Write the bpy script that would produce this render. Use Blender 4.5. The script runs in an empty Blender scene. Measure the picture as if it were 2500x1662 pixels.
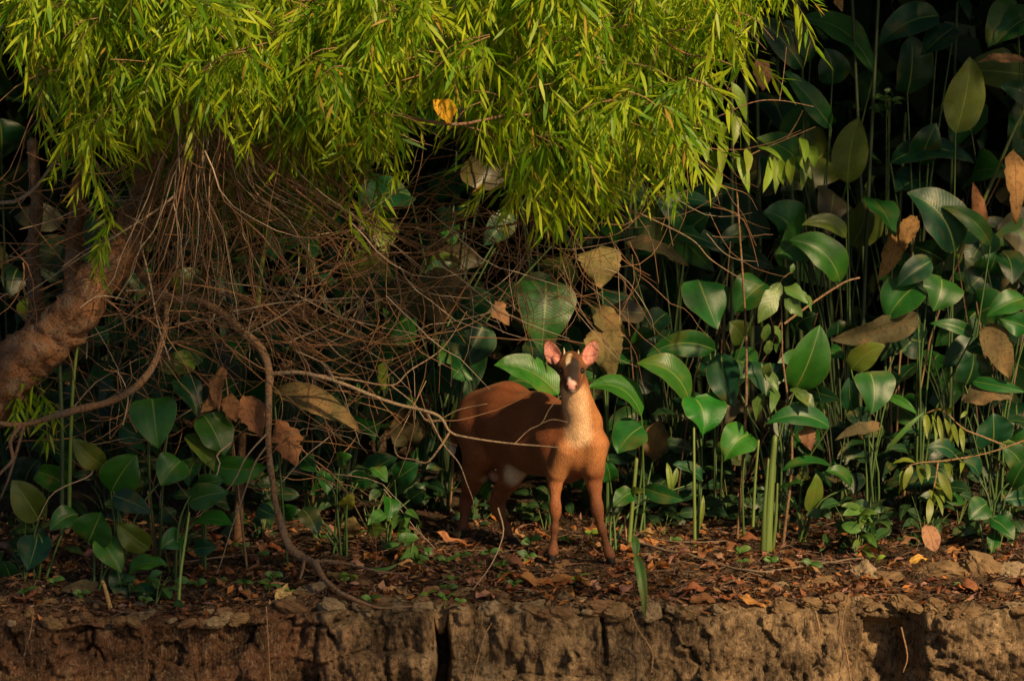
import bpy, math, random
import numpy as np
from mathutils import Vector, Matrix
random.seed(7); RNG = np.random.default_rng(7)
S = bpy.context.scene
COL = S.collection
# ------------------------------------------------------------------ camera
CAM = np.array([0.0, -16.0, 1.9]); PITCH = math.atan((1.9 - 0.907) / 16.0); DC = math.hypot(16.0, 1.9 - 0.907); PPM = 600.0
cd = bpy.data.cameras.new("camera"); cam = bpy.data.objects.new("camera", cd); COL.objects.link(cam)
cam.location = CAM; cam.rotation_euler = (math.pi / 2 - PITCH, 0, 0)
cd.sensor_width = 36; cd.lens = 18 * DC / (1250 / PPM); cd.clip_end = 500
cd.dof.use_dof = True; cd.dof.focus_distance = 15.9; cd.dof.aperture_fstop = 4.0
S.camera = cam
# ------------------------------------------------------------------ light
SUN_AZ, SUN_EL = math.radians(38), math.radians(31)      # azimuth from the viewing axis towards the right, behind the camera
sv = Vector((math.sin(SUN_AZ) * math.cos(SUN_EL), -math.cos(SUN_AZ) * math.cos(SUN_EL), math.sin(SUN_EL)))
wd = bpy.data.worlds.new("World"); S.world = wd; wd.use_nodes = True
nt = wd.node_tree; bg = nt.nodes["Background"]; sky = nt.nodes.new("ShaderNodeTexSky")
sky.sky_type = 'NISHITA'; sky.sun_disc = False; sky.sun_elevation = SUN_EL; sky.sun_rotation = math.atan2(sv.x, sv.y)
nt.links.new(sky.outputs[0], bg.inputs[0]); bg.inputs[1].default_value = 0.05
sl = bpy.data.lights.new("sun", 'SUN'); sl.energy = 5.0; sl.angle = math.radians(2.2); sl.color = (1.0, 0.71, 0.39)
so = bpy.data.objects.new("sun", sl); COL.objects.link(so); so.rotation_euler = sv.to_track_quat('Z', 'Y').to_euler(); so.location = sv * 30
S.view_settings.view_transform = 'Standard'; S.view_settings.look = 'None'; S.view_settings.exposure = 0.43; S.view_settings.gamma = 1.0
S.render.engine = 'CYCLES'; S.cycles.use_denoising = True
S.cycles.max_bounces = 6; S.cycles.diffuse_bounces = 3; S.cycles.glossy_bounces = 2; S.cycles.transmission_bounces = 4; S.cycles.transparent_max_bounces = 4
S.cycles.sample_clamp_indirect = 4.0
# ------------------------------------------------------------------ helpers
def W(px, py, y):
    """a point of the place at depth y (metres behind the deer's forefeet), given where it shows in the 2500 px wide photograph"""
    cp, sp = math.cos(PITCH), math.sin(PITCH)
    a = (px - 1250) / PPM / DC; b = (831 - py) / PPM / DC
    d = np.array([a, cp + sp * b, -sp + cp * b]); return CAM + d * ((y - CAM[1]) / d[1])
def hsh(ix, iy, iz):
    n = (ix.astype(np.int64) * 374761393 + iy.astype(np.int64) * 668265263 + iz.astype(np.int64) * 2147483647 // 7) & 0xffffffff
    n = ((n ^ (n >> 13)) * 1274126177) & 0xffffffff; n = (n ^ (n >> 16)) & 0xffffffff
    n = ((n ^ (n >> 11)) * 2246822519) & 0xffffffff
    return ((n ^ (n >> 15)) & 0xffffff) / float(0xffffff)
def vn(p, f=1.0, seed=0):
    q = np.asarray(p, float) * f + seed * 17.31; i = np.floor(q).astype(np.int64); t = q - i; t = t * t * (3 - 2 * t); r = 0
    for dx in (0, 1):
        for dy in (0, 1):
            for dz in (0, 1):
                w = (t[:, 0] if dx else 1 - t[:, 0]) * (t[:, 1] if dy else 1 - t[:, 1]) * (t[:, 2] if dz else 1 - t[:, 2])
                r = r + w * hsh(i[:, 0] + dx, i[:, 1] + dy, i[:, 2] + dz)
    return r * 2 - 1
def fbm(p, f, o=4, seed=0, g=0.5):
    r = 0; a = 1
    for k in range(o): r = r + a * vn(p, f * 2 ** k, seed + k); a *= g
    return r
def worley(p, f, seed=0):
    """2-D cells: distance to the nearest and second feature, random value of the cell"""
    q = p * f; i = np.floor(q).astype(np.int64); z = np.full(len(p), seed)
    d1 = np.full(len(p), 9.0); d2 = d1.copy(); rv = np.zeros(len(p)); gx = np.zeros(len(p)); gy = np.zeros(len(p))
    for dx in (-1, 0, 1):
        for dy in (-1, 0, 1):
            cx, cy = i[:, 0] + dx, i[:, 1] + dy
            fx = cx + hsh(cx, cy, z); fy = cy + hsh(cx, cy, z + 91)
            d = np.hypot(q[:, 0] - fx, q[:, 1] - fy); m = d < d1
            d2 = np.where(m, d1, np.minimum(d2, d)); rv = np.where(m, hsh(cx, cy, z + 7), rv)
            gx = np.where(m, q[:, 0] - fx, gx); gy = np.where(m, q[:, 1] - fy, gy); d1 = np.where(m, d, d1)
    return d1, d2, rv, gx, gy
def sm(a, b, x):
    t = np.clip((x - a) / (b - a), 0, 1); return t * t * (3 - 2 * t)
def edge_y(x):
    x = np.atleast_1d(np.asarray(x, float)); p = np.stack([x, x * 0, x * 0], 1)
    return -0.70 + 0.06 * vn(p, 1.3, 3) + 0.035 * vn(p, 5, 4) - 0.05 * sm(-0.8, -1.1, x) + 0.1 * sm(1.25, 1.33, x) * sm(1.62, 1.56, x)
def gzn(x, y):
    x = np.atleast_1d(np.asarray(x, float)); y = np.atleast_1d(np.asarray(y, float)) + 0 * x; p = np.stack([x, y, x * 0], 1)
    z = np.where(y > 0, 0.07 * y, 0.15 * y) + 0.014 * vn(p, 2.2, 11) + 0.008 * vn(p, 7, 12)
    z = z - 0.03 * sm(-0.6, -1.2, x) * sm(0.2, -0.5, y)
    return z + np.maximum(0, y - 2.6) * 0.95
def gz(x, y): return float(gzn([x], [y])[0])
def G(px, py, lo=-0.68, hi=3.0):
    """where the sight line through that spot of the photograph meets the ground"""
    a, b = lo, hi
    for _ in range(26):
        m = (a + b) / 2; w = W(px, py, m)
        if w[2] > gz(w[0], m): a = m
        else: b = m
    w = W(px, py, a); return np.array([w[0], a, gz(w[0], a)])
def mesh(name, v, f, uv=None, col=None, smooth=True):
    v = np.asarray(v, np.float32).reshape(-1, 3); me = bpy.data.meshes.new(name)
    if isinstance(f, np.ndarray):
        k = f.shape[1]; n = len(f); me.vertices.add(len(v)); me.vertices.foreach_set("co", v.ravel())
        me.loops.add(n * k); me.loops.foreach_set("vertex_index", f.astype(np.int32).ravel())
        me.polygons.add(n); me.polygons.foreach_set("loop_start", np.arange(n, dtype=np.int32) * k)
        me.update(calc_edges=True)
    else: me.from_pydata(v.tolist(), [], f); me.update()
    li = np.empty(len(me.loops), np.int32); me.loops.foreach_get("vertex_index", li)
    if uv is not None:
        l = me.uv_layers.new(name="UVMap"); l.data.foreach_set("uv", np.asarray(uv, np.float32)[li].ravel())
    if col is not None:
        a = me.color_attributes.new("tint", 'FLOAT_COLOR', 'POINT'); c = np.ones((len(v), 4), np.float32); c[:, :3] = col; a.data.foreach_set("color", c.ravel())
    if smooth: me.polygons.foreach_set("use_smooth", np.ones(len(me.polygons), bool))
    me.validate(); return me
def obj(name, me, m=None, parent=None, color=None, loc=None, kind=None):
    o = bpy.data.objects.new(name, me); COL.objects.link(o)
    if m and me and not me.materials: me.materials.append(m)
    if parent: o.parent = parent
    if color is not None: o.color = (*color, 1)
    if loc is not None: o.location = [float(c) for c in loc]
    if kind: o["kind"] = kind
    return o
def tag(o, label, cat, group=None):
    o["label"] = label; o["category"] = cat
    if group: o["group"] = group
    return o
def thing(name, label, cat, loc, group=None): return tag(obj(name, None, loc=loc), label, cat, group)
def local(v, parent): return np.asarray(v, float) - np.array(parent.location) if parent else np.asarray(v, float)
def spline(pts, n):
    """Catmull-Rom through rows (any number of columns)"""
    p = np.asarray(pts, float); k = len(p)
    if k == 2: t = np.linspace(0, 1, n)[:, None]; return p[0] * (1 - t) + p[1] * t
    e = np.vstack([2 * p[0] - p[1], p, 2 * p[-1] - p[-2]]); s = np.linspace(0, k - 1 - 1e-9, n); i = s.astype(int); t = (s - i)[:, None]
    a, b, c, d = e[i], e[i + 1], e[i + 2], e[i + 3]
    return 0.5 * (2 * b + (c - a) * t + (2 * a - 5 * b + 4 * c - d) * t ** 2 + (3 * b - a - 3 * c + d) * t ** 3)
def tube(P, r, k=6, cap=True):
    P = np.asarray(P, float); n = len(P); r = np.broadcast_to(np.asarray(r, float), (n,))
    T = np.gradient(P, axis=0); T /= np.linalg.norm(T, axis=1)[:, None] + 1e-9
    ref = np.array([0.13, 0.9, 0.4]); A = np.cross(T, ref); A /= np.linalg.norm(A, axis=1)[:, None] + 1e-9; B = np.cross(T, A)
    th = np.arange(k) * 2 * math.pi / k
    v = (P[:, None] + r[:, None, None] * (np.cos(th)[None, :, None] * A[:, None] + np.sin(th)[None, :, None] * B[:, None])).reshape(-1, 3)
    i = np.arange(n - 1)[:, None] * k; j = np.arange(k)[None]; j2 = (j + 1) % k
    f = np.stack([i + j, i + j2, i + k + j2, i + k + j], -1).reshape(-1, 4)
    if cap:
        v = np.vstack([v, P[-1] + T[-1] * r[-1]]); t = len(v) - 1; b = (n - 1) * k
        f = np.vstack([f, [[b + a, b + (a + 1) % k, t, t] for a in range(k)]])
    return v, f
def quads(f): return [tuple(dict.fromkeys(map(int, q))) for q in f]
class Pile:
    def __init__(s): s.v = []; s.f = []; s.c = []; s.n = 0
    def add(s, v, f, c=None):
        s.v.append(v); s.f.append(f + s.n); s.n += len(v)
        s.c.append(np.broadcast_to(np.asarray(c if c is not None else (1, 1, 1), float), (len(v), 3)))
    def mesh(s, name, smooth=True): return mesh(name, np.vstack(s.v), np.vstack(s.f), col=np.vstack(s.c), smooth=smooth)
# ------------------------------------------------------------------ materials
def mat(name):
    m = bpy.data.materials.new(name); m.use_nodes = True; t = m.node_tree
    def nd(ty, **kw):
        x = t.nodes.new(ty)
        for a, b in kw.items():
            if a.startswith('_'): setattr(x, a[1:], b)
            else:
                key = int(a[1:]) if a[0] == 'i' and a[1:].isdigit() else a.replace('__', ' ')
                if hasattr(b, 'node'): t.links.new(b, x.inputs[key])
                else: x.inputs[key].default_value = b
        return x
    return m, nd, t.nodes["Principled BSDF"], t, t.nodes["Material Output"]
def ramp(nd, fac, stops):
    r = nd("ShaderNodeValToRGB", i0=fac); e = r.color_ramp.elements
    while len(e) < len(stops): e.new(0.5)
    for k, (p, c) in enumerate(stops): e[k].position = p; e[k].color = (*c, 1) if len(c) == 3 else c
    return r.outputs[0]
def mix(nd, a, b, f, mode='MIX'):
    x = nd("ShaderNodeMix", _data_type='RGBA', _blend_type=mode)
    for s, val in ((x.inputs[0], f), (x.inputs[6], a), (x.inputs[7], b)):
        if hasattr(val, 'node'): x.id_data.links.new(val, s)
        else: s.default_value = val if not isinstance(val, tuple) else ((*val, 1) if len(val) == 3 else val)
    return x.outputs[2]
def math_(nd, op, a, b=0.0): return nd("ShaderNodeMath", _operation=op, i0=a, i1=b).outputs[0]
def leaf_mat(name, dry=False, small=False):
    m, nd, P, t, out = mat(name); L = t.links.new
    oi = nd("ShaderNodeObjectInfo"); uv = nd("ShaderNodeUVMap"); sx = nd("ShaderNodeSeparateXYZ", i0=uv.outputs[0])
    u, v = sx.outputs[0], sx.outputs[1]; av = math_(nd, 'ABSOLUTE', v)
    tc = nd("ShaderNodeTexCoord"); off = nd("ShaderNodeVectorMath", _operation='ADD', i0=tc.outputs['Object'], i1=nd("ShaderNodeCombineXYZ", i0=math_(nd, 'MULTIPLY', oi.outputs['Random'], 50.0)).outputs[0]).outputs[0]
    n1 = nd("ShaderNodeTexNoise", Vector=off, Scale=9.0, Detail=3.0).outputs[0]; n2 = nd("ShaderNodeTexNoise", Vector=off, Scale=60.0, Detail=4.0).outputs[0]
    base = oi.outputs['Color']
    hs = nd("ShaderNodeHueSaturation", Hue=math_(nd, 'ADD', math_(nd, 'MULTIPLY', oi.outputs['Random'], 0.03), 0.485), Saturation=1.0, Value=math_(nd, 'ADD', math_(nd, 'ADD', math_(nd, 'MULTIPLY', n1, 1.3), math_(nd, 'MULTIPLY', n2, 0.5)), 0.1), Color=base).outputs[0]
    # lateral veins run obliquely from the midrib to the margin
    ph = math_(nd, 'SUBTRACT', math_(nd, 'MULTIPLY', u, 150.0 if not small else 60.0), math_(nd, 'MULTIPLY', av, 26.0 if not small else 14.0))
    vein = math_(nd, 'MULTIPLY', math_(nd, 'ADD', math_(nd, 'SINE', ph), 1.0), 0.5)
    c = mix(nd, hs, (0.5, 0.5, 0.5), math_(nd, 'MULTIPLY', vein, 0.035 if not dry else 0.03), 'OVERLAY')
    if dry:
        c = mix(nd, c, (0.03, 0.016, 0.01), math_(nd, 'MULTIPLY', math_(nd, 'GREATER_THAN', n2, 0.56), 0.45))
        c = mix(nd, c, (0.32, 0.17, 0.07), ramp(nd, n1, [(0.5, (0, 0, 0)), (0.7, (.5, .5, .5))]))
    else:
        blot = ramp(nd, n1, [(0.56, (0, 0, 0)), (0.72, (1, 1, 1))])
        c = mix(nd, c, (0.14, 0.11, 0.025), math_(nd, 'MULTIPLY', blot, 0.55))
        c = mix(nd, c, (0.06, 0.03, 0.015), math_(nd, 'MULTIPLY', math_(nd, 'GREATER_THAN', n2, 0.69), 0.7))
        edge = ramp(nd, av, [(0.93, (0, 0, 0)), (1.0, (1, 1, 1))])
        c = mix(nd, c, (0.15, 0.10, 0.03), math_(nd, 'MULTIPLY', edge, 0.5))
    rib = ramp(nd, math_(nd, 'MULTIPLY', av, math_(nd, 'ADD', u, 0.6)), [(0.018, (1, 1, 1)), (0.045, (0, 0, 0))])
    c = mix(nd, c, (0.20, 0.26, 0.06) if not dry else (0.12, 0.06, 0.03), math_(nd, 'MULTIPLY', rib, 0.75))
    L(c, P.inputs['Base Color']); P.inputs['Roughness'].default_value = 0.8 if dry else 0.42
    P.inputs['Specular IOR Level'].default_value = 0.15 if dry else 0.42
    h = math_(nd, 'ADD', math_(nd, 'MULTIPLY', vein, math_(nd, 'MULTIPLY', n1, 0.22)), math_(nd, 'MULTIPLY', n2, 1.2 if dry else 0.35))
    bp = nd("ShaderNodeBump", Strength=0.5, Distance=0.004, Height=h); L(bp.outputs[0], P.inputs['Normal'])
    tr = nd("ShaderNodeBsdfTranslucent", Color=mix(nd, c, (1.5, 1.35, 0.5), 1.0, 'MULTIPLY'))
    mx = nd("ShaderNodeMixShader", i0=0.28 if not dry else 0.2); L(P.outputs[0], mx.inputs[1]); L(tr.outputs[0], mx.inputs[2]); L(mx.outputs[0], out.inputs[0]); return m
M_LEAF = leaf_mat("broad_leaf"); M_DRY = leaf_mat("dry_leaf", True); M_SMALL = leaf_mat("small_leaf", False, True)
def tint_mat(name, rough=0.6, spec=0.3, trans=0.0, tmul=(1.4, 1.3, 0.5), bump=0.0, bscale=80.0, noise=0.5):
    m, nd, P, t, out = mat(name); L = t.links.new
    a = nd("ShaderNodeAttribute", _attribute_name="tint").outputs[0]; tc = nd("ShaderNodeTexCoord").outputs['Object']
    n = nd("ShaderNodeTexNoise", Vector=tc, Scale=bscale, Detail=4.0).outputs[0]
    c = nd("ShaderNodeHueSaturation", Value=math_(nd, 'ADD', math_(nd, 'MULTIPLY', n, noise * 2), 1.0 - noise), Color=a).outputs[0]
    L(c, P.inputs['Base Color']); P.inputs['Roughness'].default_value = rough; P.inputs['Specular IOR Level'].default_value = spec
    if bump: L(nd("ShaderNodeBump", Strength=bump, Distance=0.006, Height=n).outputs[0], P.inputs['Normal'])
    if trans:
        tr = nd("ShaderNodeBsdfTranslucent", Color=mix(nd, c, tmul, 1.0, 'MULTIPLY')); mx = nd("ShaderNodeMixShader", i0=trans)
        L(P.outputs[0], mx.inputs[1]); L(tr.outputs[0], mx.inputs[2]); L(mx.outputs[0], out.inputs[0])
    return m
M_WILLOW = tint_mat("willow_leaf", 0.45, 0.3, 0.45, (1.5, 1.5, .5), noise=0.25, bscale=20)
M_TWIG = tint_mat("twig_bark", 0.8, 0.2, bump=0.4, bscale=140)
M_LITTER = tint_mat("leaf_litter", 0.85, 0.15, 0.1, (1.2, 1, .7), noise=0.6, bscale=90)
M_FAR = tint_mat("shade_foliage", 0.5, 0.3, 0.2, noise=0.4, bscale=12)
M_CLOD = tint_mat("soil_clod", 0.95, 0.1, bump=0.9, bscale=70, noise=0.6)
def color_mat(name, rough, spec, bump=0.0, scale=(60, 60, 60), var=0.5):
    m, nd, P, t, out = mat(name); L = t.links.new; oi = nd("ShaderNodeObjectInfo")
    mp = nd("ShaderNodeMapping", Vector=nd("ShaderNodeTexCoord").outputs['Object'], Scale=scale).outputs[0]; n = nd("ShaderNodeTexNoise", Vector=mp, Scale=1.0, Detail=5.0).outputs[0]
    c = nd("ShaderNodeHueSaturation", Hue=math_(nd, 'ADD', math_(nd, 'MULTIPLY', n, 0.06), 0.47), Value=math_(nd, 'ADD', math_(nd, 'MULTIPLY', n, var * 2), 1.0 - var), Color=oi.outputs['Color']).outputs[0]
    L(c, P.inputs['Base Color']); P.inputs['Roughness'].default_value = rough; P.inputs['Specular IOR Level'].default_value = spec
    if bump: L(nd("ShaderNodeBump", Strength=bump, Distance=0.01, Height=n).outputs[0], P.inputs['Normal'])
    return m
M_STEM = color_mat("green_stem", 0.5, 0.35, 0.2, (90, 90, 6), 0.5)
def bark_mat():
    m, nd, P, t, out = mat("bark"); L = t.links.new; oi = nd("ShaderNodeObjectInfo"); tc = nd("ShaderNodeTexCoord").outputs['Object']
    n1 = nd("ShaderNodeTexNoise", Vector=tc, Scale=14.0, Detail=6.0, Roughness=0.7).outputs[0]; n2 = nd("ShaderNodeTexNoise", Vector=tc, Scale=95.0, Detail=5.0, Roughness=0.7).outputs[0]
    c = nd("ShaderNodeHueSaturation", Value=math_(nd, 'ADD', math_(nd, 'MULTIPLY', n2, 1.5), 0.25), Color=oi.outputs['Color']).outputs[0]
    c = mix(nd, c, (.20, .165, .125), ramp(nd, n1, [(.46, (0, 0, 0)), (.66, (.7, .7, .7))])); c = mix(nd, c, (.03, .018, .012), ramp(nd, n2, [(.33, (.9, .9, .9)), (.47, (0, 0, 0))]))
    L(c, P.inputs['Base Color']); P.inputs['Roughness'].default_value = .9; P.inputs['Specular IOR Level'].default_value = .15
    L(nd("ShaderNodeBump", Strength=0.9, Distance=0.008, Height=math_(nd, 'ADD', n2, math_(nd, 'MULTIPLY', n1, 2.0))).outputs[0], P.inputs['Normal']); return m
M_BARK = bark_mat()
def soil_mat():
    m, nd, P, t, out = mat("soil"); L = t.links.new; tc = nd("ShaderNodeTexCoord").outputs['Object']
    a = nd("ShaderNodeAttribute", _attribute_name="tint"); n1 = nd("ShaderNodeTexNoise", Vector=tc, Scale=5.0, Detail=6.0, Roughness=0.65).outputs[0]
    n2 = nd("ShaderNodeTexNoise", Vector=tc, Scale=45.0, Detail=6.0, Roughness=0.7).outputs[0]
    mp = nd("ShaderNodeMapping", Vector=tc, Scale=(110, 110, 22)).outputs[0]; n3 = nd("ShaderNodeTexNoise", Vector=mp, Scale=1.0, Detail=5.0, Roughness=0.7).outputs[0]
    c = mix(nd, a.outputs[0], (0.05, 0.028, 0.016), ramp(nd, n1, [(0.38, (.92, .92, .92)), (0.60, (0, 0, 0))]))
    c = mix(nd, c, (0.42, 0.32, 0.20), ramp(nd, n3, [(0.50, (0, 0, 0)), (0.74, (.8, .8, .8))]))
    c = mix(nd, c, (0.022, 0.014, 0.009), ramp(nd, n2, [(0.36, (.8, .8, .8)), (0.5, (0, 0, 0))]))
    L(c, P.inputs['Base Color']); P.inputs['Roughness'].default_value = 0.95; P.inputs['Specular IOR Level'].default_value = 0.12
    h = math_(nd, 'ADD', math_(nd, 'MULTIPLY', n2, 1.0), math_(nd, 'MULTIPLY', n3, 0.8))
    L(nd("ShaderNodeBump", Strength=1.0, Distance=0.02, Height=h).outputs[0], P.inputs['Normal']); return m
M_SOIL = soil_mat()
def fur_mat():
    m, nd, P, t, out = mat("fur"); L = t.links.new; tc = nd("ShaderNodeTexCoord").outputs['Object']
    a = nd("ShaderNodeAttribute", _attribute_name="tint").outputs[0]
    mp = nd("ShaderNodeMapping", Vector=tc, Scale=(260, 260, 75)).outputs[0]; n = nd("ShaderNodeTexNoise", Vector=mp, Scale=1.0, Detail=4.0).outputs[0]
    n2 = nd("ShaderNodeTexNoise", Vector=tc, Scale=11.0, Detail=3.0).outputs[0]
    c = nd("ShaderNodeHueSaturation", Value=math_(nd, 'ADD', math_(nd, 'ADD', math_(nd, 'MULTIPLY', n, 1.5), math_(nd, 'MULTIPLY', n2, 0.8)), -0.15), Color=a).outputs[0]
    L(c, P.inputs['Base Color']); P.inputs['Roughness'].default_value = 0.62; P.inputs['Specular IOR Level'].default_value = 0.22
    P.inputs['Sheen Weight'].default_value = 0.12; P.inputs['Sheen Roughness'].default_value = 0.4; P.inputs['Sheen Tint'].default_value = (1, .6, .35, 1)
    L(nd("ShaderNodeBump", Strength=0.5, Distance=0.005, Height=n).outputs[0], P.inputs['Normal']); return m
M_FUR = fur_mat()
def flat_mat(name, c, rough, spec=0.5):
    m, nd, P, t, out = mat(name); n = nd("ShaderNodeTexNoise", Scale=40.0).outputs[0]
    t.links.new(mix(nd, c, tuple(x * 0.6 for x in c), n), P.inputs['Base Color']); P.inputs['Roughness'].default_value = rough; P.inputs['Specular IOR Level'].default_value = spec; return m
M_EYE = flat_mat("dark_eye", (0.008, 0.005, 0.004), 0.08, 0.8); M_HORN = flat_mat("antler", (0.5, 0.38, 0.22), 0.5)
M_WATER = flat_mat("muddy_water", (0.10, 0.07, 0.04), 0.12)
# ------------------------------------------------------------------ ground, bank face, river
def build_ground():
    xs = np.concatenate([-np.geomspace(40, 2.45, 26)[:-1], np.arange(-2.45, 2.4501, 0.0075), np.geomspace(2.45, 40, 26)[1:]])
    back = np.concatenate([np.geomspace(14, 1.6, 26)[:-1], np.linspace(1.6, 0.75, 40)[:-1], np.linspace(0.75, 0.0, 90)])   # metres behind the edge
    down = np.concatenate([np.linspace(0, 0.42, 60)[1:], np.linspace(0.42, 1.6, 16)[1:]])                                   # metres below the edge
    nb, ndn = len(back), len(down); n = len(xs)
    ey = edge_y(xs)
    X = np.repeat(xs[:, None], nb + ndn, 1); Y = np.zeros_like(X); Z = np.zeros_like(X)
    Y[:, :nb] = ey[:, None] + back[None]; Z[:, :nb] = gzn(X[:, :nb].ravel(), Y[:, :nb].ravel()).reshape(n, nb)
    ez = Z[:, nb - 1]; Y[:, nb:] = ey[:, None] - 0.04 * np.sqrt(down / 1.6)[None]; Z[:, nb:] = ez[:, None] - down[None]
    s = np.concatenate([back, -down])[None] + 0 * X                       # signed distance from the edge along the profile
    x, sf = X.ravel(), s.ravel(); P = np.stack([X.ravel(), Y.ravel(), Z.ravel()], 1); q = np.stack([x, sf * 0, Z.ravel()], 1)
    face = sm(0.03, -0.02, sf); near = sm(0.5, 0.02, sf); top = 1 - face
    warp = np.stack([x + 0.03 * vn(q, 9, 21), sf + 0.03 * vn(q, 9, 22)], 1)
    left = sm(-0.25, -0.34, x)
    # big blocks of earth, each leaning its own way; crumbs and lumps on them
    wx = x + 0.055 * vn(q, 5, 21) + 0.022 * vn(q, 17, 23) + 0.010 * vn(q, 42, 25); ws = sf + 0.055 * vn(q, 5, 22) + 0.022 * vn(q, 17, 24) + 0.010 * vn(q, 42, 26)
    warp = np.stack([wx, ws], 1)
    d1, d2, rv, gx, gy = worley(warp * [1, 0.9], 3.4, 5); blk = (rv - 0.5) * 0.085 + gy * (hsh((rv * 9999).astype(int), (rv * 777).astype(int), (rv * 0).astype(int)) - 0.4) * 0.075 + gx * (rv - 0.5) * 0.08
    aw = np.stack([x + .02 * vn(q, 4, 28), sf + .02 * vn(q, 4, 29)], 1); a1, a2, av, ax_, ay_ = worley(aw * [.8, 1.15], 5.2, 33); ah = hsh((av * 9999).astype(int), (av * 313).astype(int), (av * 0).astype(int))
    ang = (av - .5) * .11 + ay_ * (ah - .25) * .13 + ax_ * (av - .5) * .12 - .02 * sm(.05, 0, a2 - a1)      # angular blocks of the left bank
    patch = sm(-.1, .5, vn(q, 2.6, 27)); crk = sm(0.07, 0.0, d2 - d1) * patch
    e1, e2, rv2, hx, hy = worley(warp * [1, .8], 9.0, 9); blk2 = (rv2 - 0.5) * 0.040 + hy * (rv2 - 0.3) * 0.045 + hx * (rv2 - .5) * .03 - 0.010 * sm(0.12, 0, e2 - e1) * patch
    f1, f2, rv3, kx, ky = worley(np.stack([wx, ws * 0.75], 1) + 0.006 * vn(q, 70, 2)[:, None], 33, 4); crumb = (rv3 - .5) * .016 + ky * (rv3 - .3) * .012
    bil = np.abs(fbm(q * [1, 1, .45], 15, 4, 35)); fib = fbm(q * [1, 1, 0.3], 40, 2, 31)
    strata = np.abs(((Z.ravel() + .03 * vn(q, 2.2, 37) + .012 * vn(q, 9, 38)) * 7.5) % 1.0 - .5) * 2
    off = face * (blk * (0.75 - 0.4 * left) + ang * left * .9 + blk2 * (0.85 + 0.3 * left) + crumb + bil * .026 - .012 + fib * .009 + (strata - .5) * .018 - crk * 0.04 * (0.5 + left) + 0.045 * fbm(q, 2.0, 3, 51))
    off -= sm(-.09, .0, sf) * face * .030 * (1 + .6 * vn(q, 6, 39))             # the lip is rounded and crumbling
    xc = -0.275 + 0.012 * vn(q, 7, 61) - 0.02 * sf                        # the wide cleft, and a hairline crack right of it
    off -= sm(0.034, 0.012, np.abs(x - xc)) * sm(0.05, -0.06, sf) * 0.28
    xh = 0.353 + 0.010 * vn(q, 12, 62) - 0.05 * sf
    off -= sm(0.012, 0.003, np.abs(x - xh)) * sm(0.01, -0.01, sf) * sm(-0.2, -0.12, sf) * 0.10
    xn = 1.46 + 0.05 * vn(q, 4, 63); off -= sm(0.11, 0.07, np.abs(x - xn)) * sm(-0.04, -0.09, sf) * 0.12    # hollow under the lip
    off += 0.05 * sm(1.57, 1.63, x) * face + 0.04 * sm(-0.85, -0.75, x) * sm(-0.30, -0.34, x) * face
    ledge = sm(0.0, -0.05, sf + 0.16 + 0.03 * vn(q, 3, 71)) * sm(-0.18, -0.10, sf + 0.14) * left; off += ledge * 0.05
    fade = sm(-1.6, -0.9, sf); P[:, 1] -= off * (0.4 + 0.6 * fade)
    t1, t2, tv, _, _ = worley(warp, 9, 15); t3, t4, tv2, _, _ = worley(warp, 26, 16)
    lump = fbm(P, 6, 4, 81) * 0.014 + np.maximum(0, 0.5 - t1) * 0.05 * (tv > 0.45) * near + (tv2 - 0.5) * 0.012 - 0.006 * sm(.1, 0, t4 - t3)
    P[:, 2] += lump * sm(-0.06, 0.03, sf) * np.where(sf > 2, 0.5, 1) - sm(0.10, 0, sf) * top * 0.03 * (1 + .5 * vn(q, 6, 39))
    P[:, 2] -= sm(0.034, 0.01, np.abs(x - xc)) * sm(0.10, 0.0, sf) * 0.10 * sm(-0.3, -0.05, sf)
    # earth tint: tan, darker and redder to the left, dark humus on top
    tan = np.array([0.31, 0.205, 0.11]); red = np.array([0.17, 0.078, 0.04]); hum = np.array([0.055, 0.032, 0.020]); pale = np.array([0.40, 0.29, 0.165])
    k = sm(-0.2, -1.0, x + 0.25 * vn(q, 2, 33))[:, None]; c = tan * (1 - k) + red * k
    p = (sm(0.3, 0.9, fbm(P, 5, 3, 44)) * 0.7)[:, None]; c = c * (1 - p) + pale * p
    c = c * (0.60 + 0.45 * rv2 + .45 * rv3 + .25 * fbm(q, 20, 2, 46))[:, None]; gr = (sm(.1, .7, vn(q, 3.5, 47)) * .6)[:, None]; c = c * (1 - gr) + np.array([.19, .155, .095]) * gr
    tt = (sm(0.05, 0.24, sf + 0.08 * vn(P, 8, 45)))[:, None]; c = c * (1 - tt) + hum * tt
    m = nb + ndn; i = np.arange(n - 1)[:, None] * m; j = np.arange(m - 1)[None]
    f = np.stack([i + j, i + j + 1, i + m + j + 1, i + m + j], -1).reshape(-1, 4)
    o = obj("ground", mesh("ground", P, f, col=c, smooth=True), M_SOIL, kind="structure"); return o
GROUND = build_ground()
obj("river", mesh("river", [(-200, -60, -1.25), (200, -60, -1.25), (200, -0.3, -1.25), (-200, -0.3, -1.25)], [(0, 1, 2, 3)]), M_WATER, kind="structure")
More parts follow.
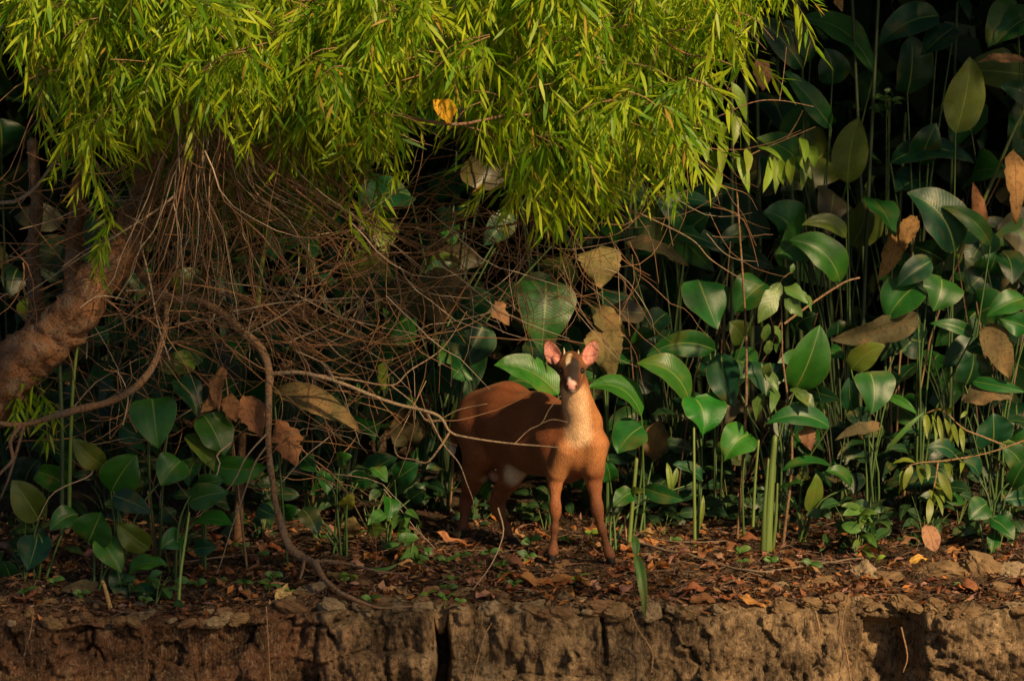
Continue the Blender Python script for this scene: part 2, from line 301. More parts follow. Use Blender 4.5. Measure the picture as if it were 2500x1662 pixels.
# ------------------------------------------------------------------ the deer
def build_deer():
    lat = np.array([0.768, 0.64, 0.0]); prims = []
    def C(a, b, ra, rb, k=0.02, sq=1.0): prims.append((np.array(a, float), np.array(b, float), ra, rb, k, sq))
    def chain(pts, k=0.02, sq=1.0):
        for (p, r), (q, s) in zip(pts[:-1], pts[1:]): C(p, q, r, s, k, sq)
    w = W
    chain([(w(1166, 1034, .53), .112), (w(1238, 1036, .40), .150), (w(1312, 1058, .25), .162), (w(1382, 1082, .10), .150), (w(1412, 1080, .02), .112)], .05, 1.25)
    C(w(1240, 990, .42), w(1178, 1000, .53), .085, .075, .08, 1.2)                       # croup
    C(w(1385, 1105, .07), w(1416, 1112, .02), .100, .070, .05, 1.0)                      # brisket
    chain([(w(1398, 1052, .05), .108), (w(1420, 1030, -.01), .074), (w(1411, 990, -.055), .058), (w(1402, 945, -.085), .050), (w(1397, 910, -.085), .046)], .04)
    C(w(1384, 1098, -.02), w(1360, 1152, .01), .056, .042, .016); C(w(1448, 1085, -.04), w(1449, 1148, -.035), .058, .043, .016)   # shoulder points either side of the breast
    # head: cranium, brow, muzzle, jaw
    C(w(1395, 893, -.105), w(1395, 884, -.09), .0525, .046, .025)
    C(w(1378, 898, -.125), w(1412, 898, -.125), .027, .027, .02)
    chain([(w(1395, 900, -.135), .042), (w(1395.5, 922, -.18), .033), (w(1396, 938, -.222), .0245)], .02)
    chain([(w(1396, 922, -.12), .040), (w(1397, 942, -.175), .026), (w(1397, 951, -.212), .0165)], .02)
    C(w(1388, 942, -.226), w(1404, 942, -.226), .0115, .0115, .012)                       # nostril wings
    # forelegs
    chain([(w(1352, 1085, .07), .085), (w(1353, 1140, .035), .040), (w(1355, 1185, .02), .025), (w(1355, 1235, .0), .0205), (w(1356, 1250, .0), .0185), (w(1354, 1290, .005), .0135), (w(1351, 1335, .005), .0135), (w(1350, 1347, .0), .0175), (w(1348, 1366, -.01), .0165)], .022)
    chain([(w(1440, 1090, .02), .082), (w(1448, 1150, -.01), .040), (w(1451, 1185, -.025), .0275), (w(1457, 1235, -.04), .0215), (w(1459, 1250, -.045), .0195), (w(1470, 1292, -.045), .0145), (w(1484, 1340, -.04), .0135), (w(1488, 1352, -.045), .017), (w(1494, 1372, -.055), .0165)], .022)
    # hind legs: stifle forward, hock back, shank down
    chain([(w(1172, 1045, .49), .112), (w(1180, 1100, .45), .085), (w(1163, 1148, .47), .057), (w(1149, 1185, .53), .034), (w(1140, 1219, .575), .024), (w(1137, 1238, .575), .0205), (w(1130, 1280, .56), .0150), (w(1124, 1312, .55), .0155), (w(1121, 1328, .54), .0165)], .03)
    chain([(w(1240, 1060, .46), .100), (w(1256, 1130, .38), .068), (w(1240, 1172, .38), .046), (w(1222, 1205, .42), .031), (w(1213, 1228, .45), .0265), (w(1218, 1246, .45), .0215), (w(1235, 1288, .41), .0155), (w(1254, 1328, .375), .0155), (w(1260, 1338, .365), .0185), (w(1268, 1352, .35), .0165)], .03)
    C(w(1113, 1030, .60), w(1104, 1105, .63), .024, .014, .02)                            # tail
    C(w(1203, 1158, .36), w(1206, 1166, .36), .020, .018, .012)
    vox = 0.0046
    lo = np.array([w(1080, 900, .3)[0], -.30, -.08]); hi = np.array([w(1525, 900, 0)[0], .74, w(1395, 825, -.1)[2] + .02])
    n = np.ceil((hi - lo) / vox).astype(int) + 1; F = np.full(n, 1.0, np.float32); ax = [lo[i] + np.arange(n[i]) * vox for i in range(3)]
    def sub(a, b, m):
        l = np.minimum(a, b) - m; h = np.maximum(a, b) + m
        s = [slice(max(0, int((l[i] - lo[i]) / vox)), min(n[i], int((h[i] - lo[i]) / vox) + 2)) for i in range(3)]
        return tuple(s), np.stack(np.meshgrid(*[ax[i][s[i]] for i in range(3)], indexing='ij'), -1)
    def smin(a, b, k): h = np.clip(.5 + .5 * (b - a) / k, 0, 1); return b + (a - b) * h - k * h * (1 - h)
    for a, b, ra, rb, k, sq in prims:
        s, p = sub(a, b, max(ra, rb) + k + .02); q = p - a; ab = b - a
        if sq != 1: q = q + (q @ lat)[..., None] * lat * (sq - 1); ab = ab + (ab @ lat) * lat * (sq - 1)
        h = np.clip((q @ ab) / (ab @ ab + 1e-12), 0, 1); d = np.linalg.norm(q - h[..., None] * ab, axis=-1) - (ra + (rb - ra) * h)
        F[s] = smin(F[s], d.astype(np.float32), k)
    # eye sockets, mouth line, groove between the brisket and each shoulder
    for px in (1370.5, 1420.5):
        c = w(px, 905, -.148); s, p = sub(c, c, .03); F[s] = np.maximum(F[s], .010 - np.linalg.norm(p - c, axis=-1))
    # ears: flattened cups
    ears = []
    for bx, by, tx, ty, sd in ((1361, 889, 1335, 834, -1), (1429, 889, 1454, 834, 1)):
        b = w(bx, by, -.085); t = w(tx, ty, -.075); L = t - b; ln = np.linalg.norm(L); e1 = L / ln; nrm = np.array([.12 * sd, -1, .1]); nrm -= e1 * (nrm @ e1); nrm /= np.linalg.norm(nrm); e2 = np.cross(e1, nrm)
        c = b + L * .52; s, p = sub(b, t, .06); q = p - c; u = (q @ e1) / (ln * .56); v = (q @ e2); z = q @ nrm
        wd_ = .0330 * np.sqrt(np.clip(1 - u * u, 0, 1)) * (1 - .22 * u) + 1e-4
        zc = -.016 + .022 * np.clip(np.abs(v) / .033, 0, 1) ** 2                              # cup: the rim stands forward
        d = np.maximum(np.hypot(np.maximum(np.abs(v) - wd_ + .005, 0), np.maximum(np.abs(z - zc) - .0015, 0)) - .0055, (np.abs(u) - 1.0) * ln * .5)
        F[s] = smin(F[s], d.astype(np.float32), .008); ears.append((b, t, e1, e2, nrm, ln))
        s, p = sub(b, b + L * .2, .05); q = p - (b - L * .05); ab = L * .28; h = np.clip((q @ ab) / (ab @ ab), 0, 1); d = np.linalg.norm(q - h[..., None] * ab, axis=-1) - .014; F[s] = smin(F[s], d.astype(np.float32), .014)
    # surface nets
    ins = F < 0; core = [slice(0, k - 1) for k in n]
    cnt = sum(ins[tuple(slice(d[i], n[i] - 1 + d[i]) for i in range(3))].astype(np.int8) for d in np.ndindex(2, 2, 2))
    ci = np.argwhere((cnt > 0) & (cnt < 8)); idx = np.full(n, -1, np.int32); idx[tuple(ci.T)] = np.arange(len(ci))
    cor = [np.array(d) for d in np.ndindex(2, 2, 2)]; val = np.stack([F[tuple((ci + d).T)] for d in cor], 1); acc = np.zeros((len(ci), 3)); num = np.zeros(len(ci))
    for a in range(8):
        for b in range(a + 1, 8):
            if np.abs(cor[a] - cor[b]).sum() != 1: continue
            va, vb = val[:, a], val[:, b]; m = (va < 0) != (vb < 0); t = np.where(m, va / np.where(m, va - vb, 1), 0)
            acc += np.where(m[:, None], cor[a] + t[:, None] * (cor[b] - cor[a]), 0); num += m
    V = lo + (ci + acc / num[:, None]) * vox; fs = []
    for A in range(3):
        Bx, Cx = (A + 1) % 3, (A + 2) % 3; e = np.eye(3, dtype=int)
        s0 = [slice(1, k - 1) for k in n]; s1 = list(s0); s1[A] = slice(2, n[A])
        a, b = ins[tuple(s0)], ins[tuple(s1)]
        for flip, m in ((False, a & ~b), (True, ~a & b)):
            g = np.argwhere(m) + 1; qd = np.stack([idx[tuple(g.T)], idx[tuple((g - e[Bx]).T)], idx[tuple((g - e[Bx] - e[Cx]).T)], idx[tuple((g - e[Cx]).T)]], 1)
            fs.append(qd[:, ::-1] if flip else qd)
    f = np.vstack(fs); f = f[(f >= 0).all(1)]
    # two rounds of smoothing
    nb = [np.concatenate([f[:, i], f[:, (i + 1) % 4]]) for i in range(4)]; src = np.concatenate([f[:, i] for i in range(4)] * 2); dst = np.concatenate([f[:, (i + 1) % 4] for i in range(4)] + [f[:, (i - 1) % 4] for i in range(4)])
    for _ in range(2):
        sacc = np.zeros_like(V); cn = np.bincount(src, minlength=len(V)); [np.add.at(sacc[:, k], src, V[dst, k]) for k in range(3)]; V = V * .5 + .5 * sacc / np.maximum(cn, 1)[:, None]
    # coat colours, with sunlight on breast and neck painted in
    def near(px, py, y, r0, r1): return sm(r1, r0, np.linalg.norm(V - w(px, py, y), axis=1))[:, None]
    def seg(a, b, r0, r1):
        a = np.array(a); ab = np.array(b) - a; h = np.clip((V - a) @ ab / (ab @ ab), 0, 1); return sm(r1, r0, np.linalg.norm(V - a - h[:, None] * ab, axis=1))[:, None]
    nz = fbm(V, 14, 3, 5)[:, None]
    c = np.ones((len(V), 3)) * np.array([.180, .058, .021])
    def lay(col, k): nonlocal c; k = np.clip(k, 0, 1); c = c * (1 - k) + np.array(col) * k
    axis_ = V @ lat - (w(1312, 1058, .25) @ lat)
    lay((.15, .045, .016), sm(.05, .14, V[:, 2] - .56 + .0 * axis_)[:, None] * sm(.0, .1, V[:, 1])[:, None] * .6)                     # darker back
    lay((.34, .135, .045), seg(w(1440, 1100, -.05), w(1425, 990, -.07), .05, .13)); lay((.36, .15, .055), seg(w(1380, 1100, -.06), w(1357, 1180, -.01), .02, .06))  # orange-tan breast and shoulder, with their sunlit highlight painted in
    lay((.66, .42, .23), seg(w(1412, 1060, -.08), w(1400, 965, -.12), .03, .075) * (.9 + .2 * nz))                                   # pale throat and neck front, brightened with a painted sun highlight
    lay((.33, .12, .04), seg(w(1450, 1150, -.03), w(1357, 1250, 0), .0, .03))
    for a, b in ((w(1355, 1160, .02), w(1350, 1370, -.01)), (w(1448, 1170, -.02), w(1494, 1375, -.055))): lay((.27, .098, .036), seg(a, b, .02, .05)); lay((.12, .046, .022), seg(b, a * .45 + b * .55, .01, .05) * .75)
    for a, b in ((w(1147, 1185, .53), w(1121, 1330, .54)), (w(1222, 1205, .42), w(1266, 1350, .35))): lay((.115, .042, .02), seg(a, b, .02, .06) * .85)
    lay((.52, .40, .27), near(1262, 1160, .30, .035, .075)); lay((.42, .31, .2), near(1190, 1178, .42, .015, .04))                       # pale inner thigh
    lay((.24, .12, .08), near(1204, 1164, .35, .012, .026)); lay((.75, .66, .55), seg(w(1107, 1070, .63), w(1103, 1112, .63), .014, .03))
    hd = seg(w(1395, 880, -.11), w(1396, 940, -.22), .06, .085); lay((.10, .040, .018), hd * sm(w(1395, 965, -.1)[2], w(1395, 950, -.1)[2], V[:, 2])[:, None])
    lay((.022, .015, .013), seg(w(1398, 888, -.16), w(1396, 928, -.21), .020, .034) * sm(-.10, -.13, V[:, 1])[:, None])                                   # black blaze
    for s_ in (-1, 1): lay((.24, .085, .028), seg(w(1395 + 25 * s_, 916, -.15), w(1395 + 20 * s_, 935, -.17), .010, .028) * .8); lay((.20, .075, .025), near(1395 + 24 * s_, 884, -.13, .01, .03) * .8)
    lay((.50, .36, .20), seg(w(1391, 866, -.12), w(1386, 882, -.165), .006, .014)); lay((.55, .47, .38), seg(w(1386, 884, -.16), w(1384, 902, -.17), .003, .009))  # pale streak
    lay((.70, .60, .55), seg(w(1391, 924, -.215), w(1392, 932, -.235), .005, .012)); lay((.72, .36, .31), near(1396, 940, -.246, .014, .026))
    for s_ in (-1, 1): lay((.05, .018, .016), near(1396 + 9.5 * s_, 942.5, -.238, .005, .009)); lay((.012, .008, .006), near(1395.5 + 25 * s_, 905, -.155, .009, .018))
    lay((.5, .38, .3), near(1397, 953, -.225, .008, .022) * .8)
    for b, t, e1, e2, nrm, ln in ears:
        q = V - (b + t) / 2; u = (q @ e1) / (ln * .5); vv = (q @ e2) / .03; zz = q @ nrm; ing = sm(1.25, 1.0, np.abs(u)) * sm(1.3, 1.0, np.abs(vv)) * (np.abs(zz) < .05)
        lay((.17, .06, .03), ing[:, None]); N_in = sm(1.0, .80, np.hypot(u * .95, vv * .92)) * sm(-.018, -.013, zz - .022 * np.clip(np.abs(vv), 0, 1) ** 2)
        lay((.50, .20, .155), (ing * N_in)[:, None]); lay((.26, .12, .10), (ing * N_in * sm(.1, .5, vv * (1 if b[0] < w(1395, 0, 0)[0] else -1) * -1) * .5)[:, None])
    fz = gzn(V[:, 0], V[:, 1]); lay((.012, .010, .009), sm(.050, .036, V[:, 2] - fz)[:, None] * (V[:, 2] < .12)[:, None])
    r = thing("deer", "reddish brown deer with short spike antlers standing on the bank facing the river", "deer", G(1300, 1372))
    obj("body", mesh("deer_body", local(V, r), f, col=c), M_FUR, r)
    for px in (1371, 1420):
        bv, bf = ball(.0125, 10, 8); obj("eye", mesh("eye", bv, bf), M_EYE, r, loc=local(w(px, 905, -.146), r))
    for bx, by, tx, ty in ((1377, 868, 1376.5, 848), (1411, 868, 1412, 854)):
        a, b = w(bx, by, -.10), w(tx, ty, -.095); q = spline([a, a * .5 + b * .5 + [.001, -.002, 0], b], 6); tv, tf = tube(q, [.0058, .0052, .0046, .0038, .0026, .0008], 8)
        obj("antler", mesh("antler", local(tv, r), quads(tf)), M_HORN, r)
    return r
def ball(r, nu=8, nv=6):
    th = np.linspace(0, math.pi, nv + 1)[1:-1]; ph = np.arange(nu) * 2 * math.pi / nu
    v = [(0, 0, r)] + [(r * math.sin(t) * math.cos(p), r * math.sin(t) * math.sin(p), r * math.cos(t)) for t in th for p in ph] + [(0, 0, -r)]; f = []
    for j in range(nu):
        f.append((0, 1 + j, 1 + (j + 1) % nu)); b = 1 + (nv - 2) * nu; f.append((len(v) - 1, b + (j + 1) % nu, b + j))
        for i in range(nv - 2): a = 1 + i * nu; f.append((a + j, a + nu + j, a + nu + (j + 1) % nu, a + (j + 1) % nu))
    return np.array(v), f
DEER = build_deer()
# ------------------------------------------------------------------ broad-leaved plants
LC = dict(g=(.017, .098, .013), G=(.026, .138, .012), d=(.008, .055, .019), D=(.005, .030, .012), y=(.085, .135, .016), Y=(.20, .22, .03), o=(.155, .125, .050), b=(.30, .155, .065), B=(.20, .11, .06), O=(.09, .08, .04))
def blade(B, T, w, bend=0.0, roll=0.0, lift=0.35, fold=0.35, sag=0.12, wave=0.05, ragged=0.0, nu=14, nv=3, wide=0.42, seed=0):
    rg = np.random.default_rng(seed); B, T = np.asarray(B, float), np.asarray(T, float); L = np.linalg.norm(T - B); ax = (T - B) / L
    n0 = np.array([0.15, -1.0, lift]); n0 -= ax * (n0 @ ax); n0 /= np.linalg.norm(n0); s0 = np.cross(ax, n0)
    n0, s0 = n0 * math.cos(roll) + s0 * math.sin(roll), s0 * math.cos(roll) - n0 * math.sin(roll)
    u = np.linspace(0, 1, nu + 1); mid = B + (T - B) * u[:, None] + s0 * (bend * L * 4 * u * (1 - u))[:, None] + n0 * (sag * L * 4 * u * (1 - u))[:, None] - np.array([0, 0, 1]) * (0.10 * L * u ** 3)[:, None] * (sag > 0)
    t = np.gradient(mid, axis=0); t /= np.linalg.norm(t, axis=1)[:, None]; s = s0 - t * (t @ s0)[:, None]; s /= np.linalg.norm(s, axis=1)[:, None]; nn = np.cross(s, t)
    a = 0.62 * wide / .42; pr = u ** a * (1 - u) ** .95; pr = pr / pr.max(); pr[0] = .04; pr[-1] = 0.0
    v = np.linspace(-1, 1, 2 * nv + 1); pts = np.zeros((nu + 1, 2 * nv + 1, 3)); ph = rg.uniform(0, 6.3, 4)
    for j, vv in enumerate(v):
        hw = w * .5 * pr * (1 + ragged * (rg.uniform(-1, .35, nu + 1) if abs(vv) == 1 else 0))
        wv = wave * w * abs(vv) ** 2 * (np.sin(u * 9 + ph[0] + (vv > 0) * ph[1]) + .6 * np.sin(u * 17 + ph[2]))
        up = fold * hw * abs(vv) * (1.0 - .45 * abs(vv)) + wv + ragged * .12 * w * rg.uniform(-1, 1, nu + 1)
        pts[:, j] = mid + s * (hw * vv)[:, None] + nn * up[:, None]
    uv = np.stack(np.meshgrid(u, v, indexing='ij'), -1).reshape(-1, 2); m = 2 * nv + 1
    i = np.arange(nu)[:, None] * m; j = np.arange(m - 1)[None]; f = np.stack([i + j, i + j + 1, i + m + j + 1, i + m + j], -1).reshape(-1, 4)
    return pts.reshape(-1, 3), f, uv
SEED = [100]
def add_leaf(par, bx, by, tx, ty, w, c, d, dt=-.06, kw=None):
    SEED[0] += 1; rg = random.Random(SEED[0]); dry = c in 'bBoO'
    k = dict(bend=rg.uniform(-.07, .07), roll=rg.uniform(-.45, .45), lift=rg.uniform(.15, .6), fold=rg.uniform(.2, .55), sag=rg.uniform(.05, .16), wave=rg.uniform(.02, .07), ragged=0.0, seed=SEED[0])
    if dry: k.update(ragged=.22 if c in 'bB' else .14, wave=.09, fold=rg.uniform(-.3, .6))
    if kw: k.update(kw)
    Bp = W(bx, by, d); Tp = W(tx, ty, d + dt); v, f, uv = blade(Bp, Tp, w / PPM * 1.06, **k)
    col = np.array(LC[c]) * rg.uniform(.8, 1.25)
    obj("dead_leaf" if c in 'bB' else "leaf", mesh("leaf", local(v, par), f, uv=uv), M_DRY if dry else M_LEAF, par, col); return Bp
def petiole(par, Bp, root, r=.0036, c=(.05, .095, .02), bow=.05):
    m = (Bp + root) / 2 + np.array([random.uniform(-bow, bow), random.uniform(-.03, .03), .05]); m[0] = m[0] * .6 + root[0] * .4
    q = spline([root, m, Bp], 8); v, f = tube(q, np.linspace(r * 1.7, r, 8), 5, False); obj("petiole", mesh("petiole", local(v, par), f), M_STEM, par, np.array(c) * random.uniform(.7, 1.2))
def plant(label, rx, d, leaves, cat="plant", name="broad_leaved_plant", group=None):
    """rx: photo column of the root; d: depth; leaves: base x, y, tip x, y, width, colour class [, options]"""
    x = W(rx, 1300, d)[0]; root = np.array([x, d, gz(x, d) - .01]); r = thing(name, label, cat, root, group)
    for L in leaves:
        kw = dict(L[6]) if len(L) > 6 else {}; dd = kw.pop('d', 0); ns = kw.pop('nostem', False); dt = kw.pop('dt', -.06)
        Bp = add_leaf(r, *L[:6], d + dd, dt, kw)
        if not ns: petiole(r, Bp, root + np.array([random.uniform(-.03, .03), random.uniform(-.03, .03), 0]), c=(.05, .095, .02) if L[5] not in 'bB' else (.2, .12, .06))
    return r
def N(**k): return dict(nostem=True, **k)
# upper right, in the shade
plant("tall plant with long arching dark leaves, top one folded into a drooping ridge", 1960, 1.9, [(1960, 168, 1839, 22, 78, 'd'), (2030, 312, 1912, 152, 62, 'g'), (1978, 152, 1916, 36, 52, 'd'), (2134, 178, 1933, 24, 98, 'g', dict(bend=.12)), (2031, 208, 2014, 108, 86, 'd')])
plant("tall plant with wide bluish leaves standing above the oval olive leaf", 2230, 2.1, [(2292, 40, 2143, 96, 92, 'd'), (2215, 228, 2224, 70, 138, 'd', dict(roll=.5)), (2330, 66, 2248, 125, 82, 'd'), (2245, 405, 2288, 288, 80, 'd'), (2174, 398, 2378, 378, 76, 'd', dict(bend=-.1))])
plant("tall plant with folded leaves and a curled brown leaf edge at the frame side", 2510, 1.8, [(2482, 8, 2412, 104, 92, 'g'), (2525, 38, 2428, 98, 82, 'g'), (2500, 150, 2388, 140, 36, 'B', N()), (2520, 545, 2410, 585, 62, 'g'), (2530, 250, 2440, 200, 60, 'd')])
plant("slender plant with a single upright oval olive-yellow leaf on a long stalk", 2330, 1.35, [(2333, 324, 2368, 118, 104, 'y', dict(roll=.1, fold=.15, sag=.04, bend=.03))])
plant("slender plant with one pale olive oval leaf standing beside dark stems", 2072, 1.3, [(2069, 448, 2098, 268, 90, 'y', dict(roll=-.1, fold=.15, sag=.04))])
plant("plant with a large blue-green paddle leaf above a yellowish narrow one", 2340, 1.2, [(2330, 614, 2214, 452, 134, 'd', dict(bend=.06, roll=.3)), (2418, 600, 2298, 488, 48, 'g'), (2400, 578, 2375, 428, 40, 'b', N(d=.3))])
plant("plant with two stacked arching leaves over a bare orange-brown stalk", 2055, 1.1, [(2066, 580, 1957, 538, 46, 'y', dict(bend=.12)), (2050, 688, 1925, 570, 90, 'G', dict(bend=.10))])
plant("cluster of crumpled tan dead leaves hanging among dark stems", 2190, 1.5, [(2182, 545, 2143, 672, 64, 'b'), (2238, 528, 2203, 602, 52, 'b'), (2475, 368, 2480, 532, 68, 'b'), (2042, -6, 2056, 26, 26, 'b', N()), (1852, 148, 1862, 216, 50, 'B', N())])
# middle right
plant("plant with a heart-like drooping bright leaf and a sideways paddle leaf", 1760, .95, [(1706, 684, 1752, 792, 132, 'g', dict(roll=-.3, wide=.3)), (1868, 692, 1795, 754, 98, 'g'), (1816, 832, 1780, 778, 66, 'y', dict(d=.25))])
plant("low spreading plant with bluish leaves under thin dry twigs", 1660, 1.5, [(1780, 612, 1895, 648, 48, 'd'), (1820, 562, 1752, 592, 48, 'd'), (1646, 566, 1775, 606, 54, 'd'), (1527, 590, 1678, 634, 58, 'O'), (1676, 554, 1598, 478, 88, 'd'), (1680, 562, 1732, 514, 54, 'd'), (1600, 505, 1745, 490, 55, 'd')])
plant("plant with a pale green arching leaf leaning over a wide notched leaf", 1694, .55, [(1682, 976, 1552, 870, 88, 'G', dict(bend=.08, roll=.3)), (1696, 972, 1716, 1055, 120, 'G', dict(roll=-.25, wide=.28)), (1747, 856, 1578, 852, 66, 'g', dict(bend=.12, d=.3))])
plant("plant with one tall upright glossy leaf catching the light", 1905, .6, [(1941, 950, 2002, 774, 104, 'G', dict(roll=.25, fold=.5)), (1859, 886, 1870, 958, 114, 'd', dict(roll=-.2, wide=.28)), (1762, 862, 1792, 984, 82, 'd')])
plant("plant with a long glossy leaf curving right behind the deer's neck", 1560, .55, [(1566, 1016, 1432, 932, 78, 'G', dict(bend=.14, roll=.35)), (1570, 1040, 1508, 1098, 96, 'g', dict(roll=.3)), (1594, 1122, 1614, 1012, 74, 'O', dict(d=.15))])
plant("low plant with a small striped upright leaf beside the deer's foreleg", 1488, .18, [(1490, 1176, 1479, 1116, 42, 'g'), (1545, 1200, 1497, 1230, 50, 'g'), (1540, 1204, 1572, 1198, 20, 'y'), (1574, 1190, 1672, 1210, 44, 'g'), (1716, 1172, 1643, 1124, 42, 'd', dict(d=.3))])
plant("plant with one rounded yellow-green leaf tipped to the left", 1826, .45, [(1828, 1060, 1768, 1116, 90, 'G', dict(roll=.2, wide=.3))])
plant("plant with horizontal greyish leaves spread beside a thick green stalk", 1960, .42, [(2024, 1042, 1866, 1020, 58, 'g', dict(lift=1.2)), (2026, 1136, 1904, 1138, 54, 'g', dict(lift=1.2)), (2076, 1186, 2016, 1140, 48, 'g', dict(lift=1.)), (1975, 1247, 1993, 1144, 48, 'y'), (1900, 1195, 1965, 1172, 34, 'g', dict(lift=1.2)), (1965, 1040, 1985, 1096, 44, 'B', N())])
plant("plant with broad overlapping blue-green leaves above a long olive one", 2235, .9, [(2237, 698, 2163, 772, 114, 'g', dict(lift=.9)), (2298, 680, 2278, 752, 108, 'g', dict(wide=.3)), (2272, 638, 2188, 690, 64, 'd'), (2246, 768, 2028, 806, 74, 'O', dict(roll=-.4)), (2375, 820, 2270, 778, 36, 'g')])
plant("plant with a heart-shaped grey-green leaf under a curled yellowish leaf", 2126, .6, [(2123, 908, 2127, 1002, 108, 'g', dict(wide=.26)), (2078, 902, 2162, 832, 62, 'y'), (2165, 968, 2240, 1004, 24, 'G'), (2082, 1002, 2075, 908, 44, 'd'), (2155, 1040, 2038, 1062, 32, 'O'), (2215, 780, 2150, 870, 70, 'D', dict(d=.5))])
plant("plant with yellow-brown dying leaves hanging by the frame side", 2440, .8, [(2356, 941, 2376, 850, 108, 'd'), (2408, 792, 2464, 914, 80, 'o'), (2350, 978, 2474, 966, 64, 'O'), (2502, 728, 2408, 762, 64, 'g'), (2370, 928, 2506, 944, 34, 'g'), (2510, 800, 2440, 770, 60, 'g')])
plant("low plant with a broad upright bluish leaf behind the comb-leaved shrub", 2430, .45, [(2424, 1082, 2424, 998, 108, 'd'), (2330, 1110, 2262, 1085, 44, 'd'), (2390, 1170, 2350, 1120, 60, 'd'), (2500, 1150, 2440, 1075, 64, 'g'), (2470, 1190, 2510, 1110, 50, 'g')])
plant("low plant with rounded heart leaves at the foot of the thicket", 2425, .22, [(2410, 1228, 2366, 1262, 62, 'g', dict(lift=1.)), (2420, 1265, 2476, 1310, 58, 'g'), (2425, 1300, 2420, 1345, 34, 'g'), (2500, 1215, 2450, 1215, 40, 'd')])
# centre, behind the deer
plant("plant with a huge ribbed green leaf hanging tip down above the deer's head", 1338, .75, [(1334, 686, 1322, 846, 150, 'g', dict(roll=-.1, wide=.25, bend=.02, fold=.3, lift=.3))])
plant("plant with a glossy leaf lying across behind the deer's withers", 1375, .72, [(1363, 962, 1206, 872, 88, 'G', dict(bend=.06, roll=.3))])
plant("plant with ragged olive-tan leaves drooping beside the deer's ear", 1470, .85, [(1462, 604, 1464, 696, 118, 'o', dict(wide=.22)), (1455, 752, 1528, 812, 62, 'o'), (1462, 788, 1497, 918, 94, 'o', dict(wide=.34))])
plant("plant with a large grey-brown faded leaf behind the dry twigs", 1090, 1.2, [(1062, 652, 1066, 794, 142, 'O', dict(wide=.3)), (1200, 718, 1113, 802, 104, 'd', dict(roll=.3)), (1182, 788, 1124, 888, 98, 'd'), (1028, 848, 978, 878, 54, 'O'), (1195, 738, 1242, 788, 52, 'B')])
plant("plant with dim olive leaves in the gap left of the deer's rump", 1010, 1.3, [(1000, 1090, 985, 985, 84, 'O'), (1060, 900, 1130, 960, 70, 'd'), (940, 1020, 1000, 930, 60, 'd'), (1332, 400, 1330, 500, 104, 'O', dict(d=.4)), (1250, 520, 1180, 590, 70, 'd', dict(d=.3)), (1420, 520, 1500, 470, 80, 'd', dict(d=.4))])
plant("plant with a dark wide leaf behind the tangle beside the arched branch", 760, 1.1, [(742, 872, 832, 816, 98, 'd'), (720, 790, 722, 730, 72, 'B'), (690, 840, 640, 780, 60, 'd'), (900, 760, 850, 840, 60, 'd')])
# left thicket
plant("plant with a shield-shaped green leaf hanging below the arched branch", 380, -.05, [(372, 972, 386, 1084, 112, 'g', dict(wide=.3)), (428, 928, 482, 1008, 64, 'd')])
plant("plant with a bluish leaf above a bright folded leaf near the hanging dead leaves", 500, -.1, [(497, 1012, 548, 1106, 98, 'g', dict(roll=-.3)), (516, 1132, 653, 1124, 68, 'G', dict(bend=.1)), (455, 1060, 522, 1142, 62, 'y')])
plant("plant with an upright egg-shaped leaf showing a pale midrib", 275, -.2, [(271, 1200, 334, 1097, 94, 'G', dict(roll=.2)), (442, 1124, 393, 1178, 82, 'g'), (275, 1208, 372, 1242, 54, 'd'), (256, 1138, 178, 1058, 58, 'y')])
plant("plant with streaked yellow-green leaves beside the leaning trunk", 100, -.15, [(95, 1268, 28, 1158, 78, 'y'), (92, 1302, 68, 1382, 84, 'd'), (190, 1254, 122, 1288, 56, 'g'), (25, 1420, 5, 1360, 50, 'd'), (60, 1180, 100, 1110, 60, 'D', dict(d=.4))])
plant("plant with two lapped shiny leaves low on the left bank", 230, -.35, [(214, 1324, 248, 1238, 94, 'g'), (245, 1312, 296, 1388, 68, 'G'), (366, 1338, 283, 1264, 62, 'y'), (288, 1388, 306, 1474, 54, 'd'), (246, 1434, 148, 1430, 38, 'O')])
plant("plant with a flat glossy leaf held out over orange litter", 440, -.25, [(474, 1276, 570, 1276, 58, 'G', dict(lift=.9)), (442, 1310, 393, 1332, 54, 'g'), (474, 1340, 530, 1330, 40, 'd'), (460, 1225, 560, 1190, 62, 'g'), (480, 1180, 550, 1160, 44, 'g')])
plant("plant with a single tilted leaf close above the left bank edge", 320, -.4, [(314, 1398, 410, 1370, 52, 'G', dict(lift=.8)), (330, 1440, 390, 1450, 40, 'd')])
plant("row of torn tan dead leaves hanging beside the curved branch", 610, -.08, [(549, 898, 534, 994, 40, 'b'), (528, 968, 490, 1000, 34, 'b', N()), (556, 966, 577, 1024, 44, 'b', N()), (598, 968, 638, 1060, 64, 'b', N(wide=.5)), (676, 1024, 722, 1126, 70, 'b', N(wide=.6, ragged=.4))])
plant("plant with one long straw-coloured leaf lying diagonally under the branch", 690, -.05, [(668, 952, 880, 1030, 64, 'o', dict(bend=-.05, wide=.5, lift=.2))])
plant("small plant with round green leaves scattered low behind the branch foot", 830, .15, [(740, 1118, 772, 1146, 42, 'g'), (790, 1150, 800, 1202, 44, 'g'), (862, 1176, 912, 1168, 46, 'g'), (908, 1140, 946, 1172, 44, 'g'), (836, 1238, 862, 1196, 36, 'Y'), (738, 1242, 776, 1300, 52, 'd'), (690, 1256, 724, 1230, 42, 'G'), (630, 1238, 676, 1256, 40, 'd'), (830, 1130, 860, 1108, 36, 'g')])
